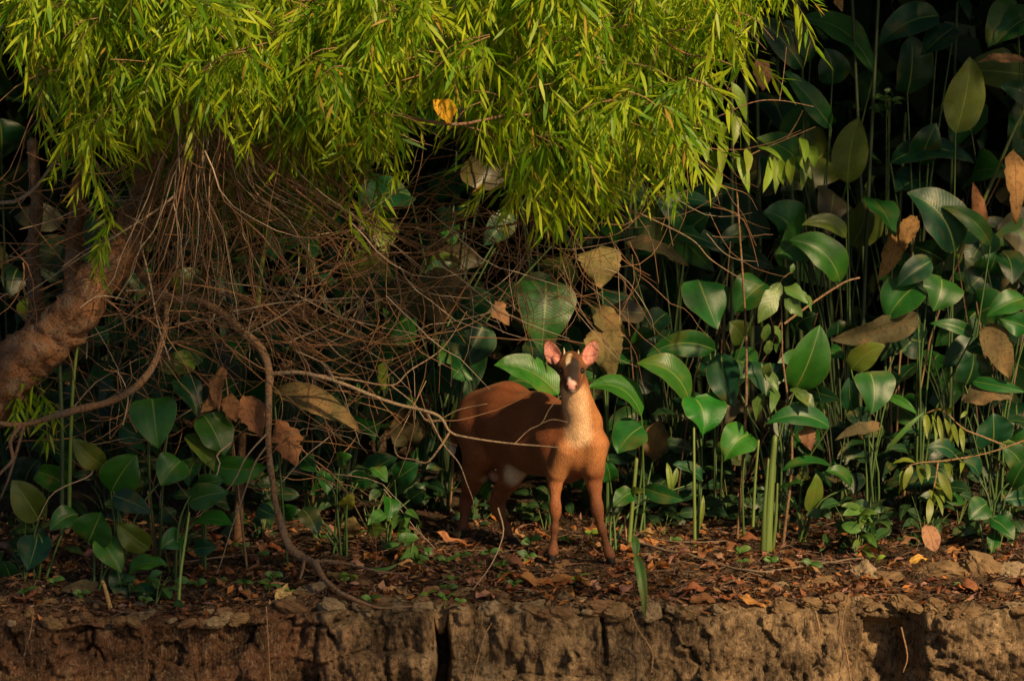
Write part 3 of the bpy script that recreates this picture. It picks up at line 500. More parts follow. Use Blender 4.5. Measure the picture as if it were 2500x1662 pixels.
plant("small plant with a stalked arrow leaf and a yellowing round leaf", 950, .3, [(964, 1170, 1022, 1124, 62, 'g'), (950, 1212, 946, 1264, 48, 'G'), (845, 1306, 862, 1254, 54, 'o'), (898, 1290, 946, 1284, 42, 'y'), (1000, 1220, 1040, 1190, 44, 'd')])
# ------------------------------------------------------------------ bare stalks, cut stems and blades
def stalk(label, name, pts, r0, r1, c, m=None, cat="stalk", k=8, group=None):
    q = spline([W(*p) for p in pts], 14); v, f = tube(q, np.linspace(r0, r1, 14), k); base = q[0]
    return tag(obj(name, mesh(name, v - base, quads(f)), m or M_STEM, color=c, loc=base), label, cat, group)
g0 = G(1872, 1352)
r = thing("cut_stalk", "thick pale green stalk snapped off short, rising from litter right of the deer", "stalk", g0)
for k, (pts, r0, r1, c) in enumerate(((((1872, 1356, g0[1]), (1878, 1240, g0[1]), (1884, 1150, g0[1]), (1892, 1066, g0[1])), .022, .011, (.10, .15, .03)), (((1863, 1352, g0[1] - .01), (1866, 1250, g0[1] - .02), (1876, 1120, g0[1] - .01)), .013, .005, (.075, .12, .025)), (((1885, 1350, g0[1] + .01), (1894, 1270, g0[1] - .01), (1898, 1180, g0[1])), .010, .004, (.09, .12, .03)))):
    q = spline([W(*p) for p in pts], 14); v, f = tube(q, np.linspace(r0, r1, 14), 10); obj("stem" if k == 0 else "leaf_sheath", mesh("stem", local(v, r), quads(f)), M_STEM, r, c)
stalk("short thick green stalk standing just right of the deer's forefoot", "cut_stalk", [(1536, 1322, .2), (1543, 1240, .2), (1554, 1120, .2)], .010, .008, (.11, .15, .03))
stalk("thin green stalk topped by the wide notched leaf", "cut_stalk", [(1696, 1335, .4), (1695, 1200, .4), (1694, 1045, .45)], .008, .005, (.13, .18, .04))
stalk("thin straight green stalk under the rounded yellow-green leaf", "cut_stalk", [(1838, 1285, .42), (1843, 1180, .42), (1852, 1075, .42)], .007, .005, (.12, .17, .04))
stalk("tall bright green cane crossing behind the arched branch on the left", "cane", [(168, 1290, .1), (172, 1100, .1), (178, 950, .1), (190, 830, .1)], .009, .006, (.16, .24, .04))
stalk("dark green cane beside the bright one on the left", "cane", [(150, 1300, .25), (152, 1100, .25), (146, 900, .25), (140, 780, .25)], .010, .008, (.07, .11, .04))
stalk("yellow-green split cane standing in the twig tangle", "cane", [(630, 760, .3), (634, 690, .3), (640, 640, .3), (655, 560, .3)], .008, .013, (.22, .30, .05))
stalk("tan dry trunk-like stalk standing under the bright folded leaf", "dead_stalk", [(580, 1345, .4), (583, 1250, .4), (588, 1150, .4), (592, 1060, .4)], .022, .016, (.15, .08, .04), M_BARK)
stalk("reddish dead stalk low in the left thicket", "dead_stalk", [(375, 1360, .05), (368, 1260, .05), (362, 1200, .05)], .007, .005, (.2, .08, .04), M_BARK)
stalk("snapped pale stalk leaning at the left bank edge", "dead_stalk", [(270, 1486, -.66), (258, 1440, -.62), (250, 1418, -.62)], .010, .007, (.42, .26, .10), M_BARK)
stalk("bright green grass stem rising from the left bank edge", "cane", [(436, 1476, -.55), (441, 1400, -.5), (455, 1300, -.45), (462, 1250, -.42)], .007, .004, (.17, .24, .05))
stalk("bent dry reed folded over beside the deer's forefoot", "dead_stalk", [(1530, 1320, .3), (1525, 1265, .3), (1522, 1258, .3), (1505, 1270, .28), (1486, 1280, .26)], .004, .003, (.32, .2, .1), M_BARK)
stalk("long dead stick leaning through the plants above the upright glossy leaf", "dead_stalk", [(1915, 790, .75), (1990, 735, .75), (2060, 690, .75), (2098, 678, .75)], .005, .004, (.33, .19, .10), M_BARK)
stalk("green stalk slanting behind the curled brown leaves at the frame side", "cane", [(2340, 620, 1.5), (2420, 450, 1.5), (2470, 330, 1.5), (2505, 260, 1.5)], .010, .006, (.09, .12, .03))
for k, (px, d) in enumerate([(1785, 1.5), (1815, 2.0), (1840, 1.7), (1968, 1.5), (1990, 1.9), (2120, 1.8), (2160, 2.2), (2090, 1.6), (1800, 2.4), (1770, 1.9), (2250, 2.0), (2420, 2.0), (1640, 1.8), (1560, 1.7), (1500, 1.6), (2300, 2.4), (1730, 2.2), (1860, 2.3), (1925, 2.5), (2050, 2.5)]):
    x = W(px, 1300, d)[0]; z = gz(x, d); h = random.uniform(1.2, 2.4); lean = random.uniform(-.12, .12); q = spline([(x, d, z), (x + lean * .4, d, z + h * .5), (x + lean, d + .1, z + h)], 10); v, f = tube(q, np.linspace(random.uniform(.009, .016), .007, 10), 6)
    tag(obj("cane", mesh("cane", v - q[0], quads(f)), M_STEM, color=np.array((.06, .09, .03)) * random.uniform(.6, 1.3), loc=q[0]), "tall dim green cane standing in the shade of the right-hand thicket", "cane", "canes in the right-hand thicket")
for k in range(34):
    px = random.uniform(1480, 2500); d = random.uniform(.9, 2.2); x = W(px, 1300, d)[0]; z = gz(x, d); h = random.uniform(.4, 1.3); a = random.uniform(-.5, .5); q = spline([(x, d, z), (x + a * h * .5, d, z + h * .55), (x + a * h * random.uniform(.8, 1.3), d, z + h)], 8); v, f = tube(q, np.linspace(.005, .003, 8), 5)
    tag(obj("dead_stalk", mesh("dead_stalk", v - q[0], quads(f)), M_BARK, color=np.array((.17, .09, .05)) * random.uniform(.6, 1.4), loc=q[0]), "thin brown dead stalk leaning among the right-hand plants", "stalk", "dead stalks among the right-hand plants")
def blade_thing(label, pts_b, pts_t, w, c, d, dt, **kw):
    v, f, uv = blade(W(*pts_b, d), W(*pts_t, d + dt), w / PPM, **kw); b = v[0]
    return tag(obj("grass_blade", mesh("grass_blade", v - b, f, uv=uv), M_LEAF, color=c, loc=b), label, "grass")
blade_thing("long bent green grass blade hanging down over the bank edge", (1552, 1352), (1573, 1502), 24, (.07, .17, .03), -.68, -.06, bend=-.06, roll=.3, fold=.6, wide=.3, seed=3)
blade_thing("short green grass blade folded upward above the hanging one", (1552, 1356), (1548, 1300), 20, (.07, .18, .03), -.66, .06, fold=.6, seed=4)
blade_thing("stiff narrow green blade sticking up beside the heart-shaped leaf", (2160, 1104), (2258, 990), 13, (.06, .18, .03), .4, 0, fold=.4, roll=0, seed=5)
blade_thing("yellow-green rolled shoot, left one of the pair by the greyish leaves", (1637, 1220), (1628, 1118), 16, (.18, .25, .04), .25, 0, fold=.7, wide=.9, seed=6)
blade_thing("yellow-green rolled shoot, right one of the pair by the greyish leaves", (1640, 1200), (1653, 1134), 14, (.17, .25, .04), .25, 0, fold=.7, wide=.9, seed=7)
blade_thing("lone yellow-green shoot standing in litter under the wide notched leaf", (1708, 1295), (1717, 1198), 11, (.18, .25, .04), .3, 0, fold=.6, wide=.8, seed=8)
blade_thing("bright upright shoot among small leaves left of the deer's hind foot", (975, 1320), (1000, 1235), 24, (.12, .25, .03), .15, -.03, fold=.6, seed=9)
blade_thing("thin green blade arching over litter left of the deer", (905, 1385), (975, 1365), 9, (.08, .18, .03), -.3, 0, bend=.2, seed=10)
# ------------------------------------------------------------------ dim plants deep in the thicket
R_ = random.random
protos = []
for k in range(6):
    rg = random.Random(k + 50); parts = []
    for j in range(9):
        a = rg.uniform(-1.1, 1.1); h = rg.uniform(.15, 1.25); L = rg.uniform(.24, .40); b = np.array([math.sin(a) * .28, rg.uniform(-.2, .2), h]); t = b + np.array([math.sin(a) * L * .8 + rg.uniform(-.1, .1), -rg.uniform(.02, .16), rg.uniform(-.2, .2)])
        v, f, uv = blade(b, t, L * rg.uniform(.42, .6), roll=rg.uniform(-.6, .6), lift=rg.uniform(.2, .8), seed=k * 10 + j, nu=9, nv=2, bend=rg.uniform(-.1, .1))
        q = spline([(0, 0, 0), (b[0] * .35, b[1] * .3, h * .6), b], 6); tv, tf = tube(q, np.linspace(.0055, .003, 6), 5, False); parts.append((mesh("leaf", v, f, uv=uv), mesh("petiole", tv, tf)))
    protos.append(parts)
for me, pt in [p for q in protos for p in q]: me.materials.append(M_LEAF); pt.materials.append(M_STEM)
spots = [(random.uniform(-2.6, 2.6), random.uniform(1.5, 2.6)) for _ in range(30)] + [(random.uniform(.6, 2.7), random.uniform(1.9, 3.2)) for _ in range(14)] + [(random.uniform(-2.5, 2.5), random.uniform(.9, 1.6)) for _ in range(24)]
for k, (x, d) in enumerate(spots):
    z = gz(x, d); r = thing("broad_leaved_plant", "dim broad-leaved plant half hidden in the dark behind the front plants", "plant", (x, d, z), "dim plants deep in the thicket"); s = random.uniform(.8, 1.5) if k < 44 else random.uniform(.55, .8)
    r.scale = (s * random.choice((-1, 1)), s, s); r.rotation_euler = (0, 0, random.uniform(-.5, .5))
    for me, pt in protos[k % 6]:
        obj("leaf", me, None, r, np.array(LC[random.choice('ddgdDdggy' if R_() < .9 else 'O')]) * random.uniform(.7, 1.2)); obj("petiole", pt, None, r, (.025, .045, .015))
# far foliage that reads as one dark mass, and unseen leaves added overhead to darken it
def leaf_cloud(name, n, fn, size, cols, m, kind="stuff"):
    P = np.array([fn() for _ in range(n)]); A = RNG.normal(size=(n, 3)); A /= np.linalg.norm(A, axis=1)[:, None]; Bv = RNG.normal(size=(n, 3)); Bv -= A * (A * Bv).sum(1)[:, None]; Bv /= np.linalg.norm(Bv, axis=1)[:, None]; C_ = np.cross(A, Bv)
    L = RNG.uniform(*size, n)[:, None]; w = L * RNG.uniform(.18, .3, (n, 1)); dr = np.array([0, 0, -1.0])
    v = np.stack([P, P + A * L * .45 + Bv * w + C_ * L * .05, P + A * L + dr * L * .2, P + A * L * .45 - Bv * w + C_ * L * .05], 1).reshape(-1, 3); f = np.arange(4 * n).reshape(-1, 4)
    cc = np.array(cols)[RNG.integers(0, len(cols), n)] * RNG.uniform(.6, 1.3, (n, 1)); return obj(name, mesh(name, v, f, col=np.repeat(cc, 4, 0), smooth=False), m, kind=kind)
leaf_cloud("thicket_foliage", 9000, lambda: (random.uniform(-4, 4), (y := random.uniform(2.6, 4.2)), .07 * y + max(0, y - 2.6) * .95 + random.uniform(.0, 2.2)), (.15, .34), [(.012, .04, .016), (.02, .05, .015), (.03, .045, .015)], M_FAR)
leaf_cloud("added_shade_canopy", 5200, lambda: (random.uniform(-6, 6), random.uniform(.8, 7), random.uniform(2.9, 5.0)), (.2, .45), [(.03, .08, .02), (.04, .10, .02)], M_FAR)  # unseen canopy, added to block skylight from the thicket
# ------------------------------------------------------------------ the willow: trunk, branches, twig tangle, leafy sprigs
broot = W(-260, 1330, .25); WIL = thing("willow_tree", "leaning willow with yellow-green narrow leaves hanging over a tangle of bare twigs", "tree", (broot[0], .25, gz(broot[0], .25)))
def limb(name, pts, rad, c, k=7, n=None, rough=.0, d=None):
    n = n or max(10, len(pts) * 5); P = np.array([W(p[0], p[1], p[2] if len(p) > 2 else d) for p in pts]); q = spline(np.hstack([P, np.array(spline(np.array(rad, float)[:, None] * (.8 if name == 'branch' else 1), len(pts)))]), n)
    q[:, :3] += .35 * np.abs(q[:, 3:4]) * np.stack([vn(q[:, :3], 9, 3), vn(q[:, :3], 9, 4), vn(q[:, :3], 9, 5)], 1)
    v, f = tube(q[:, :3], np.abs(q[:, 3]), k)
    if rough: v = v + (v - np.repeat(np.vstack([q[:, :3], q[-1:, :3]]), [k] * n + [1], 0)) * (rough * fbm(v * [1, 1, .7], 26, 4, 8, .6))[:, None]
    o = obj(name, mesh(name, local(v, WIL), quads(f)), M_BARK, WIL, c); return o
TB = (.22, .105, .05)
limb("trunk", [(-260, 1345, .25), (-140, 1090, .25), (0, 930, .1), (110, 845, .05), (195, 740, .0), (262, 650, .0), (310, 585, .05), (360, 440, .3), (430, 250, .3), (490, 40, .3), (520, -300, .3)], [.15, .13, .11, .098, .088, .078, .066, .05, .04, .035, .03], TB, 28, 170, .22)
limb("trunk", [(150, 850, .1), (180, 740, .1), (176, 640, .15), (186, 520, .36), (205, 400, .36), (220, 200, .4), (200, -100, .4)], [.05, .045, .038, .034, .03, .026, .02], (.22, .095, .042), 14, 80, .22)
limb("trunk", [(60, 920, .7), (85, 740, .7), (75, 620, .7), (92, 500, .7), (80, 340, .7)], [.04, .034, .03, .028, .024], (.15, .085, .05), 10, 40, .2)
limb("branch", [(-30, 1028, -.05), (50, 1036, -.05), (150, 1010, -.08), (250, 985, -.1), (330, 945, -.1), (375, 890, -.08), (400, 820, -.05), (406, 740, 0), (402, 680, .05)], [.012, .014, .017, .019, .019, .018, .016, .013, .01], (.26, .14, .07), 10, 60, .15)
limb("branch", [(50, 1036, -.05), (25, 1075, -.1), (30, 1120, -.12), (5, 1150, -.12), (-20, 1180, -.12)], [.013, .011, .010, .008, .006], (.24, .13, .07))
limb("branch", [(60, 1036, -.05), (40, 1100, -.08), (20, 1170, -.1), (-5, 1230, -.1)], [.010, .008, .006, .005], (.22, .12, .07))
limb("branch", [(300, 600, .25), (360, 690, .1), (415, 728, .0), (491, 732, -.05), (580, 797, -.1), (632, 846, -.12), (655, 904, -.15), (657, 980, -.18), (655, 1053, -.2), (656, 1114, -.2), (666, 1187, -.2), (684, 1262, -.22), (704, 1330, -.25), (742, 1364, -.30), (766, 1375, -.38), (788, 1408, -.5), (830, 1446, -.62), (886, 1470, -.70), (935, 1483, -.745), (1026, 1478, -.74)], [.024, .022, .020, .020, .022, .022, .021, .019, .017, .016, .016, .018, .021, .022, .019, .014, .011, .009, .006, .003], (.25, .145, .08), 12, 130, .2)
limb("branch", [(760, 1372, -.36), (800, 1370, -.36), (860, 1378, -.36), (930, 1396, -.4), (1000, 1400, -.4)], [.012, .009, .007, .005, .003], (.22, .13, .08), 8)
limb("branch", [(745, 1368, -.33), (738, 1395, -.42), (732, 1412, -.5)], [.010, .008, .004], (.24, .15, .09))
limb("branch", [(652, 915, -.15), (700, 910, -.2), (741, 911, -.22), (812, 928, -.26), (893, 960, -.3), (969, 987, -.32), (1067, 1013, -.35), (1098, 1053, -.36), (1138, 1067, -.37), (1245, 1082, -.38), (1318, 1088, -.38), (1364, 1092, -.38)], [.012, .0115, .011, .010, .0095, .009, .008, .0065, .0055, .0045, .004, .0025], (.30, .21, .13), 8, 80)
limb("branch", [(1257, 1082, -.38), (1290, 1050, -.38), (1322, 1033, -.38), (1340, 1000, -.38), (1369, 966, -.38)], [.003, .0028, .0025, .002, .0015], (.30, .21, .13), 6)
limb("branch", [(1322, 1033, -.38), (1350, 1024, -.38), (1385, 1030, -.38)], [.0022, .002, .0015], (.30, .21, .13), 6)
limb("branch", [(1098, 1053, -.36), (1075, 1090, -.37), (1043, 1128, -.38), (1010, 1122, -.36), (972, 1113, -.34), (964, 1080, -.33), (985, 1040, -.32), (1040, 930, -.3)], [.006, .0055, .005, .0045, .004, .003, .0025, .002], (.34, .22, .12), 7, 50)
limb("branch", [(1040, 1000, -.34), (1080, 1080, -.36), (1120, 1130, -.37), (1140, 1180, -.38), (1156, 1225, -.38), (1150, 1240, -.38)], [.005, .004, .0035, .003, .0025, .0015], (.28, .2, .13), 6)
limb("branch", [(741, 911, -.22), (850, 925, -.24), (955, 941, -.25), (1000, 905, -.25), (1080, 850, -.22), (1140, 760, -.2)], [.006, .005, .0045, .004, .003, .002], (.27, .18, .11), 6)
limb("branch", [(955, 941, -.25), (1010, 985, -.28), (1050, 1030, -.3), (1120, 1000, -.33), (1190, 985, -.36)], [.004, .0035, .003, .0025, .0015], (.27, .18, .11), 6)
limb("branch", [(495, -40, -.2), (488, 60, -.25), (495, 119, -.3), (503, 160, -.32), (497, 230, -.34), (491, 271, -.36), (475, 359, -.38), (454, 437, -.38), (403, 498, -.38), (286, 574, -.36), (190, 633, -.3), (60, 720, -.2)], [.012, .011, .010, .0095, .009, .0085, .008, .007, .006, .0045, .003, .002], (.38, .29, .20), 7, 70)
limb("branch", [(310, 585, .2), (560, 400, .3), (700, 445, .25), (821, 518, .2), (902, 549, .15), (1040, 607, .1), (1094, 656, .05), (1107, 692, .0), (1167, 712, 0), (1221, 731, -.05), (1270, 760, -.08)], [.02, .016, .013, .012, .0105, .009, .007, .0055, .0045, .0035, .002], (.22, .13, .075), 8, 70)
limb("branch", [(1040, 607, .1), (1080, 590, .1), (1119, 566, .1), (1205, 556, .05), (1269, 543, .0), (1380, 516, -.05), (1460, 468, -.1), (1540, 410, -.1), (1620, 330, -.1)], [.010, .0095, .009, .0075, .0065, .0055, .0045, .004, .002], (.22, .13, .08), 7, 50)
limb("branch", [(800, 430, .1), (900, 520, .1), (980, 545, .05), (1080, 545, .0), (1190, 520, .0), (1330, 515, 0)], [.009, .008, .007, .006, .005, .003], (.24, .14, .06), 7)
limb("branch", [(900, 250, -.6), (992, 285, -.8), (1074, 301, -.88), (1123, 303, -.88), (1178, 294, -.86), (1240, 282, -.8), (1300, 279, -.7), (1340, 255, -.45), (1400, 244, -.45)], [.008, .0085, .008, .0075, .007, .006, .005, .004, .003], (.25, .14, .08), 7, 50)
limb("branch", [(1123, 303, -.88), (1178, 321, -.8), (1227, 340, -.7), (1330, 370, -.35), (1420, 385, -.35)], [.006, .0055, .005, .004, .002], (.23, .14, .08), 6)
limb("branch", [(1600, 90, -.5), (1675, 131, -.5), (1741, 143, -.5), (1822, 173, -.5)], [.005, .005, .004, .002], (.34, .16, .09), 6)
limb("branch", [(1560, 100, -.5), (1625, 80, -.5), (1703, 68, -.5)], [.004, .0035, .002], (.34, .18, .09), 6)
limb("branch", [(1380, 516, -.05), (1450, 468, -.1), (1520, 503, -.2), (1608, 543, -.25), (1692, 587, -.3), (1734, 632, -.3), (1800, 675, -.3), (1860, 700, -.3)], [.005, .005, .0045, .004, .0035, .003, .0022, .0015], (.28, .18, .11), 6, 40)
limb("branch", [(1620, 350, -.1), (1680, 310, -.1), (1750, 286, -.1), (1839, 250, -.15), (1906, 246, -.15), (1987, 261, -.15)], [.004, .0038, .0034, .003, .0025, .0015], (.30, .16, .1), 6)
limb("branch", [(1903, 246, -.15), (1912, 190, -.15), (1920, 116, -.15)], [.0022, .002, .0012], (.30, .18, .11), 6)
limb("branch", [(0, 495, -.1), (40, 490, -.1), (90, 455, -.1), (130, 400, -.1), (190, 330, -.1), (240, 260, -.1)], [.010, .010, .009, .008, .006, .004], (.26, .2, .15), 7)
limb("branch", [(342, 590, -.2), (365, 680, -.22), (385, 790, -.25), (414, 880, -.25)], [.004, .005, .0045, .003], (.33, .26, .19), 6)
TW = Pile()
def twig(pts, r0, r1, c, n=7, wig=.02):
    q = spline([W(*p) for p in pts], n); t = np.linspace(0, 1, n)[:, None]; q = q + wig * np.stack([vn(q, 5, 1), vn(q, 5, 2), vn(q, 5, 3)], 1) * np.minimum(1, 3 * t); v, f = tube(q, np.linspace(r0, r1, n), 4, False); TW.add(v, f, np.array(c) * random.uniform(.7, 1.3))
BR, GY = (.20, .11, .06), (.30, .23, .165)
R = random.uniform
for _ in range(95):      # the fan that droops from the fork
    x, y = R(440, 560), R(140, 330); e = R(-260, 560); h = R(260, 620); d = R(-.65, .15)
    twig([(x, y, d), (x + e * .25, y + h * .38, d - R(0, .1)), (x + e * .65, y + h * .75, d - R(-.05, .1)), (x + e, y + h, d + R(-.1, .1))], R(.0022, .0045), .0010, GY if R(0, 1) < .45 else BR, 10, .04)
def tangle(n, x0, x1, y0, y1, l0, l1, spread, d0, d1, r, up=0.0):
    for _ in range(n):
        x, y = R(x0, x1), R(y0, y1); a = random.gauss(up, spread); L = R(l0, l1); d = R(d0, d1); b = R(-.9, .9)
        p = [(x, y, d)]
        for s in (.33, .66, 1.0): p.append((x + math.cos(a + b * s) * L * s, y + math.sin(a + b * s) * L * s, d + R(-.1, .1)))
        if any(1040 < a[0] < 1500 and 860 < a[1] < 1260 for a in p) and R(0, 1) < .85: continue
        twig(p, R(.5, 1.0) * r, .0009, random.choice((BR, BR, BR, GY, (.24, .12, .055))), 8, .03)
tangle(120, -60, 380, 430, 800, 120, 420, .9, -.25, .6, .0040); tangle(200, 300, 900, 430, 860, 120, 480, .9, -.30, .6, .0042)
tangle(170, 350, 1150, 480, 850, 100, 420, .7, -.3, .5, .0038, .5)
tangle(80, 900, 1480, 440, 800, 100, 380, .9, -.3, .4, .0032, .9)
tangle(44, 1150, 1560, 480, 720, 120, 320, .45, -.35, .3, .0026, 1.25)
tangle(55, -60, 420, 780, 1150, 100, 320, .9, .05, .5, .0040, -.6)
tangle(50, 640, 1120, 880, 1230, 100, 330, .8, -.35, .3, .0034, .2)
tangle(24, 250, 700, 850, 1200, 120, 300, .8, .1, .4, .0036, .8)
tangle(70, 0, 1700, 60, 420, 120, 420, .6, -.7, .1, .0040, .5)
tangle(22, 1380, 1780, 330, 600, 100, 260, .5, -.4, .3, .0022, .9)
for p in ([(565, 1080, -.25), (530, 1110, -.25), (535, 1140, -.25), (500, 1230, -.25), (478, 1260, -.25)], [(655, 1055, -.2), (600, 1110, -.25), (560, 1190, -.25), (480, 1265, -.25)], [(650, 1090, -.2), (615, 1140, -.25), (575, 1270, -.3), (545, 1360, -.35), (528, 1405, -.4)], [(1216, 1240, -.3), (1230, 1300, -.4), (1205, 1370, -.45), (1150, 1440, -.5)], [(230, 1130, -.2), (215, 1165, -.2), (130, 1205, -.2), (90, 1270, -.2)]): twig(p, .0042, .0016, (.36, .26, .16), 12, .01)
def sprig_mesh(seed):
    rg = random.Random(seed); pl = Pile(); L = rg.uniform(.16, .28); a = rg.uniform(-.5, .5); q = spline([(0, 0, 0), (L * .35 * math.sin(a + .8), -L * .12, -L * .28), (L * .5 * math.sin(a + .6), -L * .15, -L * .95)], 7)
    v, f = tube(q, np.linspace(.0022, .0009, 7), 3, False); tri = np.vstack([f[:, [0, 1, 2]], f[:, [0, 2, 3]]]); pl.add(v, tri, (.17, .13, .04)); n = rg.randint(15, 23)
    for j in range(n):
        t = (j + .6) / n; i = min(5, int(t * 6)); b = q[i] + (q[i + 1] - q[i]) * (t * 6 - i); tg = q[i + 1] - q[i]; tg /= np.linalg.norm(tg); az = j * 2.4 + rg.uniform(-.5, .5)
        dr = np.array([math.cos(az), math.sin(az), 0]) * rg.uniform(.45, 1.0) + tg * .5 + np.array([0, 0, -rg.uniform(.2, .9)]); dr /= np.linalg.norm(dr); l = rg.uniform(.055, .105) * (1.0 if t < .8 else .75); w = l * rg.uniform(.055, .08)
        sd = np.cross(dr, [rg.uniform(-.6, .6), rg.uniform(-1, -.2), rg.uniform(.2, 1)]); sd /= np.linalg.norm(sd); g = np.array([0, 0, -1.0])
        m1 = b + dr * l * .33 + g * l * .02; m2 = b + dr * l * .68 + g * l * .09; tp = b + dr * l + g * l * .2; nn = np.cross(sd, dr) * w * .25
        vv = np.array([b, m1 + sd * w, m1 - sd * w, m2 + sd * w * .8 + nn, m2 - sd * w * .8 + nn, tp]); fr = rg.random(); fresh = .5 + .5 * t
        c = np.array([.095, .245, .008]) * (1 - fr * fresh) + np.array([.52, .58, .025]) * fr * fresh  # yellower towards the tip, brightened further to imitate sunlit highlights
        if rg.random() < .03: c = np.array([.42, .28, .04])
        pl.add(vv, np.array([[0, 2, 1], [1, 2, 4], [1, 4, 3], [3, 4, 5]]), c)
    return pl
SP = [sprig_mesh(k) for k in range(12)]; SPM = [p.mesh("leafy_sprig") for p in SP]
SPA = [(np.vstack(p.v), np.vstack(p.f), np.vstack(p.c)) for p in SP]
for me in SPM: me.materials.append(M_WILLOW)
bx = [-80, 60, 95, 110, 240, 390, 405, 520, 700, 850, 980, 1050, 1150, 1250, 1320, 1400, 1480, 1560, 1640, 1725, 1740, 1790, 1810]; by = [60, 110, 180, 300, 370, 310, 230, 320, 380, 390, 320, 290, 350, 420, 480, 495, 440, 380, 400, 400, 200, 170, 60]
sites = []
while len(sites) < 2300:
    x = R(-80, 1810); y = R(-160, 480); b = np.interp(x, bx, by) - 85
    if y > b or (x < 95 and R(0, 1) < .7) or (395 < x < 720 and y > 150 and R(0, 1) < .85) or (x > 1560 and y < 140 and R(0, 1) < .45): continue
    if vn(np.array([[x / 120., y / 80., 3.3]]), 1.0, 2)[0] < R(-.8, .15): continue
    d = R(-.95, .35); a = R(-.6, .6) if R(0, 1) < .5 else math.pi + R(-.6, .6); L = R(60, 170)     # one leafy spray: sprigs along an arching branchlet
    for k in range(random.randint(5, 11)):
        t = R(0, 1); xx, yy = x + math.cos(a) * L * t + R(-14, 14), y + abs(math.sin(a)) * L * t * .6 + 40 * t * t + R(-12, 12)
        if yy < np.interp(xx, bx, by) - 75: sites.append((xx, yy, d + R(-.05, .05)))
    twig([(x, y, d), (x + math.cos(a) * L * .6, y + abs(math.sin(a)) * L * .3 + 8, d), (x + math.cos(a) * L * 1.1, y + abs(math.sin(a)) * L * .6 + 46, d)], .003, .0012, (.24, .15, .07), 6, .01)
for x, y in [(190, 320), (225, 370), (240, 420), (250, 470), (252, 520), (258, 560), (262, 590), (205, 290), (150, 230), (1265, 470), (1300, 440), (1420, 430), (1445, 440), (1180, 430), (940, 470), (880, 440), (1000, 420), (1690, 330), (1700, 360), (1745, 120), (1820, 150), (1765, 60), (870, 520), (1405, 470), (60, 930), (30, 960), (90, 950), (10, 910)]: sites.append((x, y, -.55 if x > 100 else .05))
for _ in range(170): sites.append((R(380, 900), R(250, 440), R(.35, .8)))           # leaves behind the twigs
sites = [t for t in sites if not (940 < t[0] < 1190 and 110 < t[1] < 310 and t[2] < .3 and R(0, 1) < .9)]
frame = [i for i, s in enumerate(sites) if -10 < s[1] and 0 < s[0] < 1830]; order = sorted(frame, key=lambda i: sites[i][2])[:300]; front = set(order); FO = Pile()
def place(i, x, y, d, asobj):
    k = random.randrange(12); s = R(.75, 1.4); rz = R(-math.pi, math.pi); tx, ty = random.gauss(0, .38), random.gauss(0, .38); p = W(x, y, d); Mt = Matrix.Rotation(tx, 4, 'X') @ Matrix.Rotation(ty, 4, 'Y') @ Matrix.Rotation(rz, 4, 'Z') @ Matrix.Scale(s, 4)
    if asobj:
        o = obj("leafy_sprig", SPM[k], None, WIL); o.matrix_local = Matrix.Translation(Vector(local(p, WIL))) @ Mt
    else:
        v, f, c = SPA[k]; FO.add(v @ np.array(Mt.to_3x3()).T + p, f, c)
for i, (x, y, d) in enumerate(sites): place(i, x, y, d, i in front)
for _ in range(1500): place(0, R(-500, 1750), R(-900, -160), R(-.5, 1.6), False)      # the crown goes on above the picture
for _ in range(1700):                                                                # unseen limb added over the river, above the picture, to shade the left
    p = np.array([R(-1.2, 2.15), R(-4.7, -2.6), R(2.65, 3.35)])
    if fbm(p[None], 1.6, 2, 19)[0] < -.25: continue
    k = random.randrange(12); v, f, c = SPA[k]; a = R(-3.1, 3.1); FO.add((v * R(.9, 1.3)) @ np.array(Matrix.Rotation(a, 3, 'Z')).T + p, f, c)
for _ in range(330):  # more unseen sprigs, added to shade the left bank
    p = np.array([R(1.3, 3.7), R(-5.1, -3.9), R(2.7, 3.4)]); k = random.randrange(12); v, f, c = SPA[k]; FO.add((v * R(.9, 1.3)) @ np.array(Matrix.Rotation(R(-3.1, 3.1), 3, 'Z')).T + p, f, c)
q0 = spline([W(490, 40, .3), (-1.0, -.6, 3.0), (-.2, -1.9, 3.4), (.6, -3.1, 3.4), (1.8, -3.9, 3.4), (3.4, -4.6, 3.3)], 36); v, f = tube(q0, np.linspace(.045, .01, 36), 8); obj("branch", mesh("branch", local(v, WIL), quads(f)), M_BARK, WIL, (.22, .13, .075))  # bough added to carry the shading sprigs
o = obj("bare_twigs", TW.mesh("bare_twigs"), M_TWIG, WIL, kind="stuff"); o.location = -Vector(WIL.location)
o = obj("foliage", FO.mesh("foliage"), M_WILLOW, WIL, kind="stuff"); o.location = -Vector(WIL.location)
# an unseen tree added past the right-hand side so its crown shades the thicket
rt = thing("added_shade_tree", "unseen leafy tree added right of the thicket to shade it", "tree", (4.3, .3, gz(4.3, .3)))
q = spline([(0, 0, -.1), (.1, 0, 1.2), (-.1, -.1, 2.4), (-.3, -.2, 4.2)], 16); v, f = tube(q, np.linspace(.17, .07, 16), 12); obj("trunk", mesh("trunk", v, quads(f)), M_BARK, rt, (.16, .11, .07))
for k in range(7):
    a = k * .9; h = 2.2 + k * .25; q = spline([(0, 0, h), (math.cos(a) * .6, math.sin(a) * .6, h + .4), (math.cos(a) * 1.3, math.sin(a) * 1.2, h + .7)], 8); v, f = tube(q, np.linspace(.05, .015, 8), 7); obj("branch", mesh("branch", v, quads(f)), M_BARK, rt, (.16, .11, .07))
def crown_pt():
    while True:
        p = np.array([R(-2.0, .6), R(-1.6, 1.6), R(2.55, 4.6)])
        if fbm(p[None], 1.3, 2, 9)[0] > -.15: return p
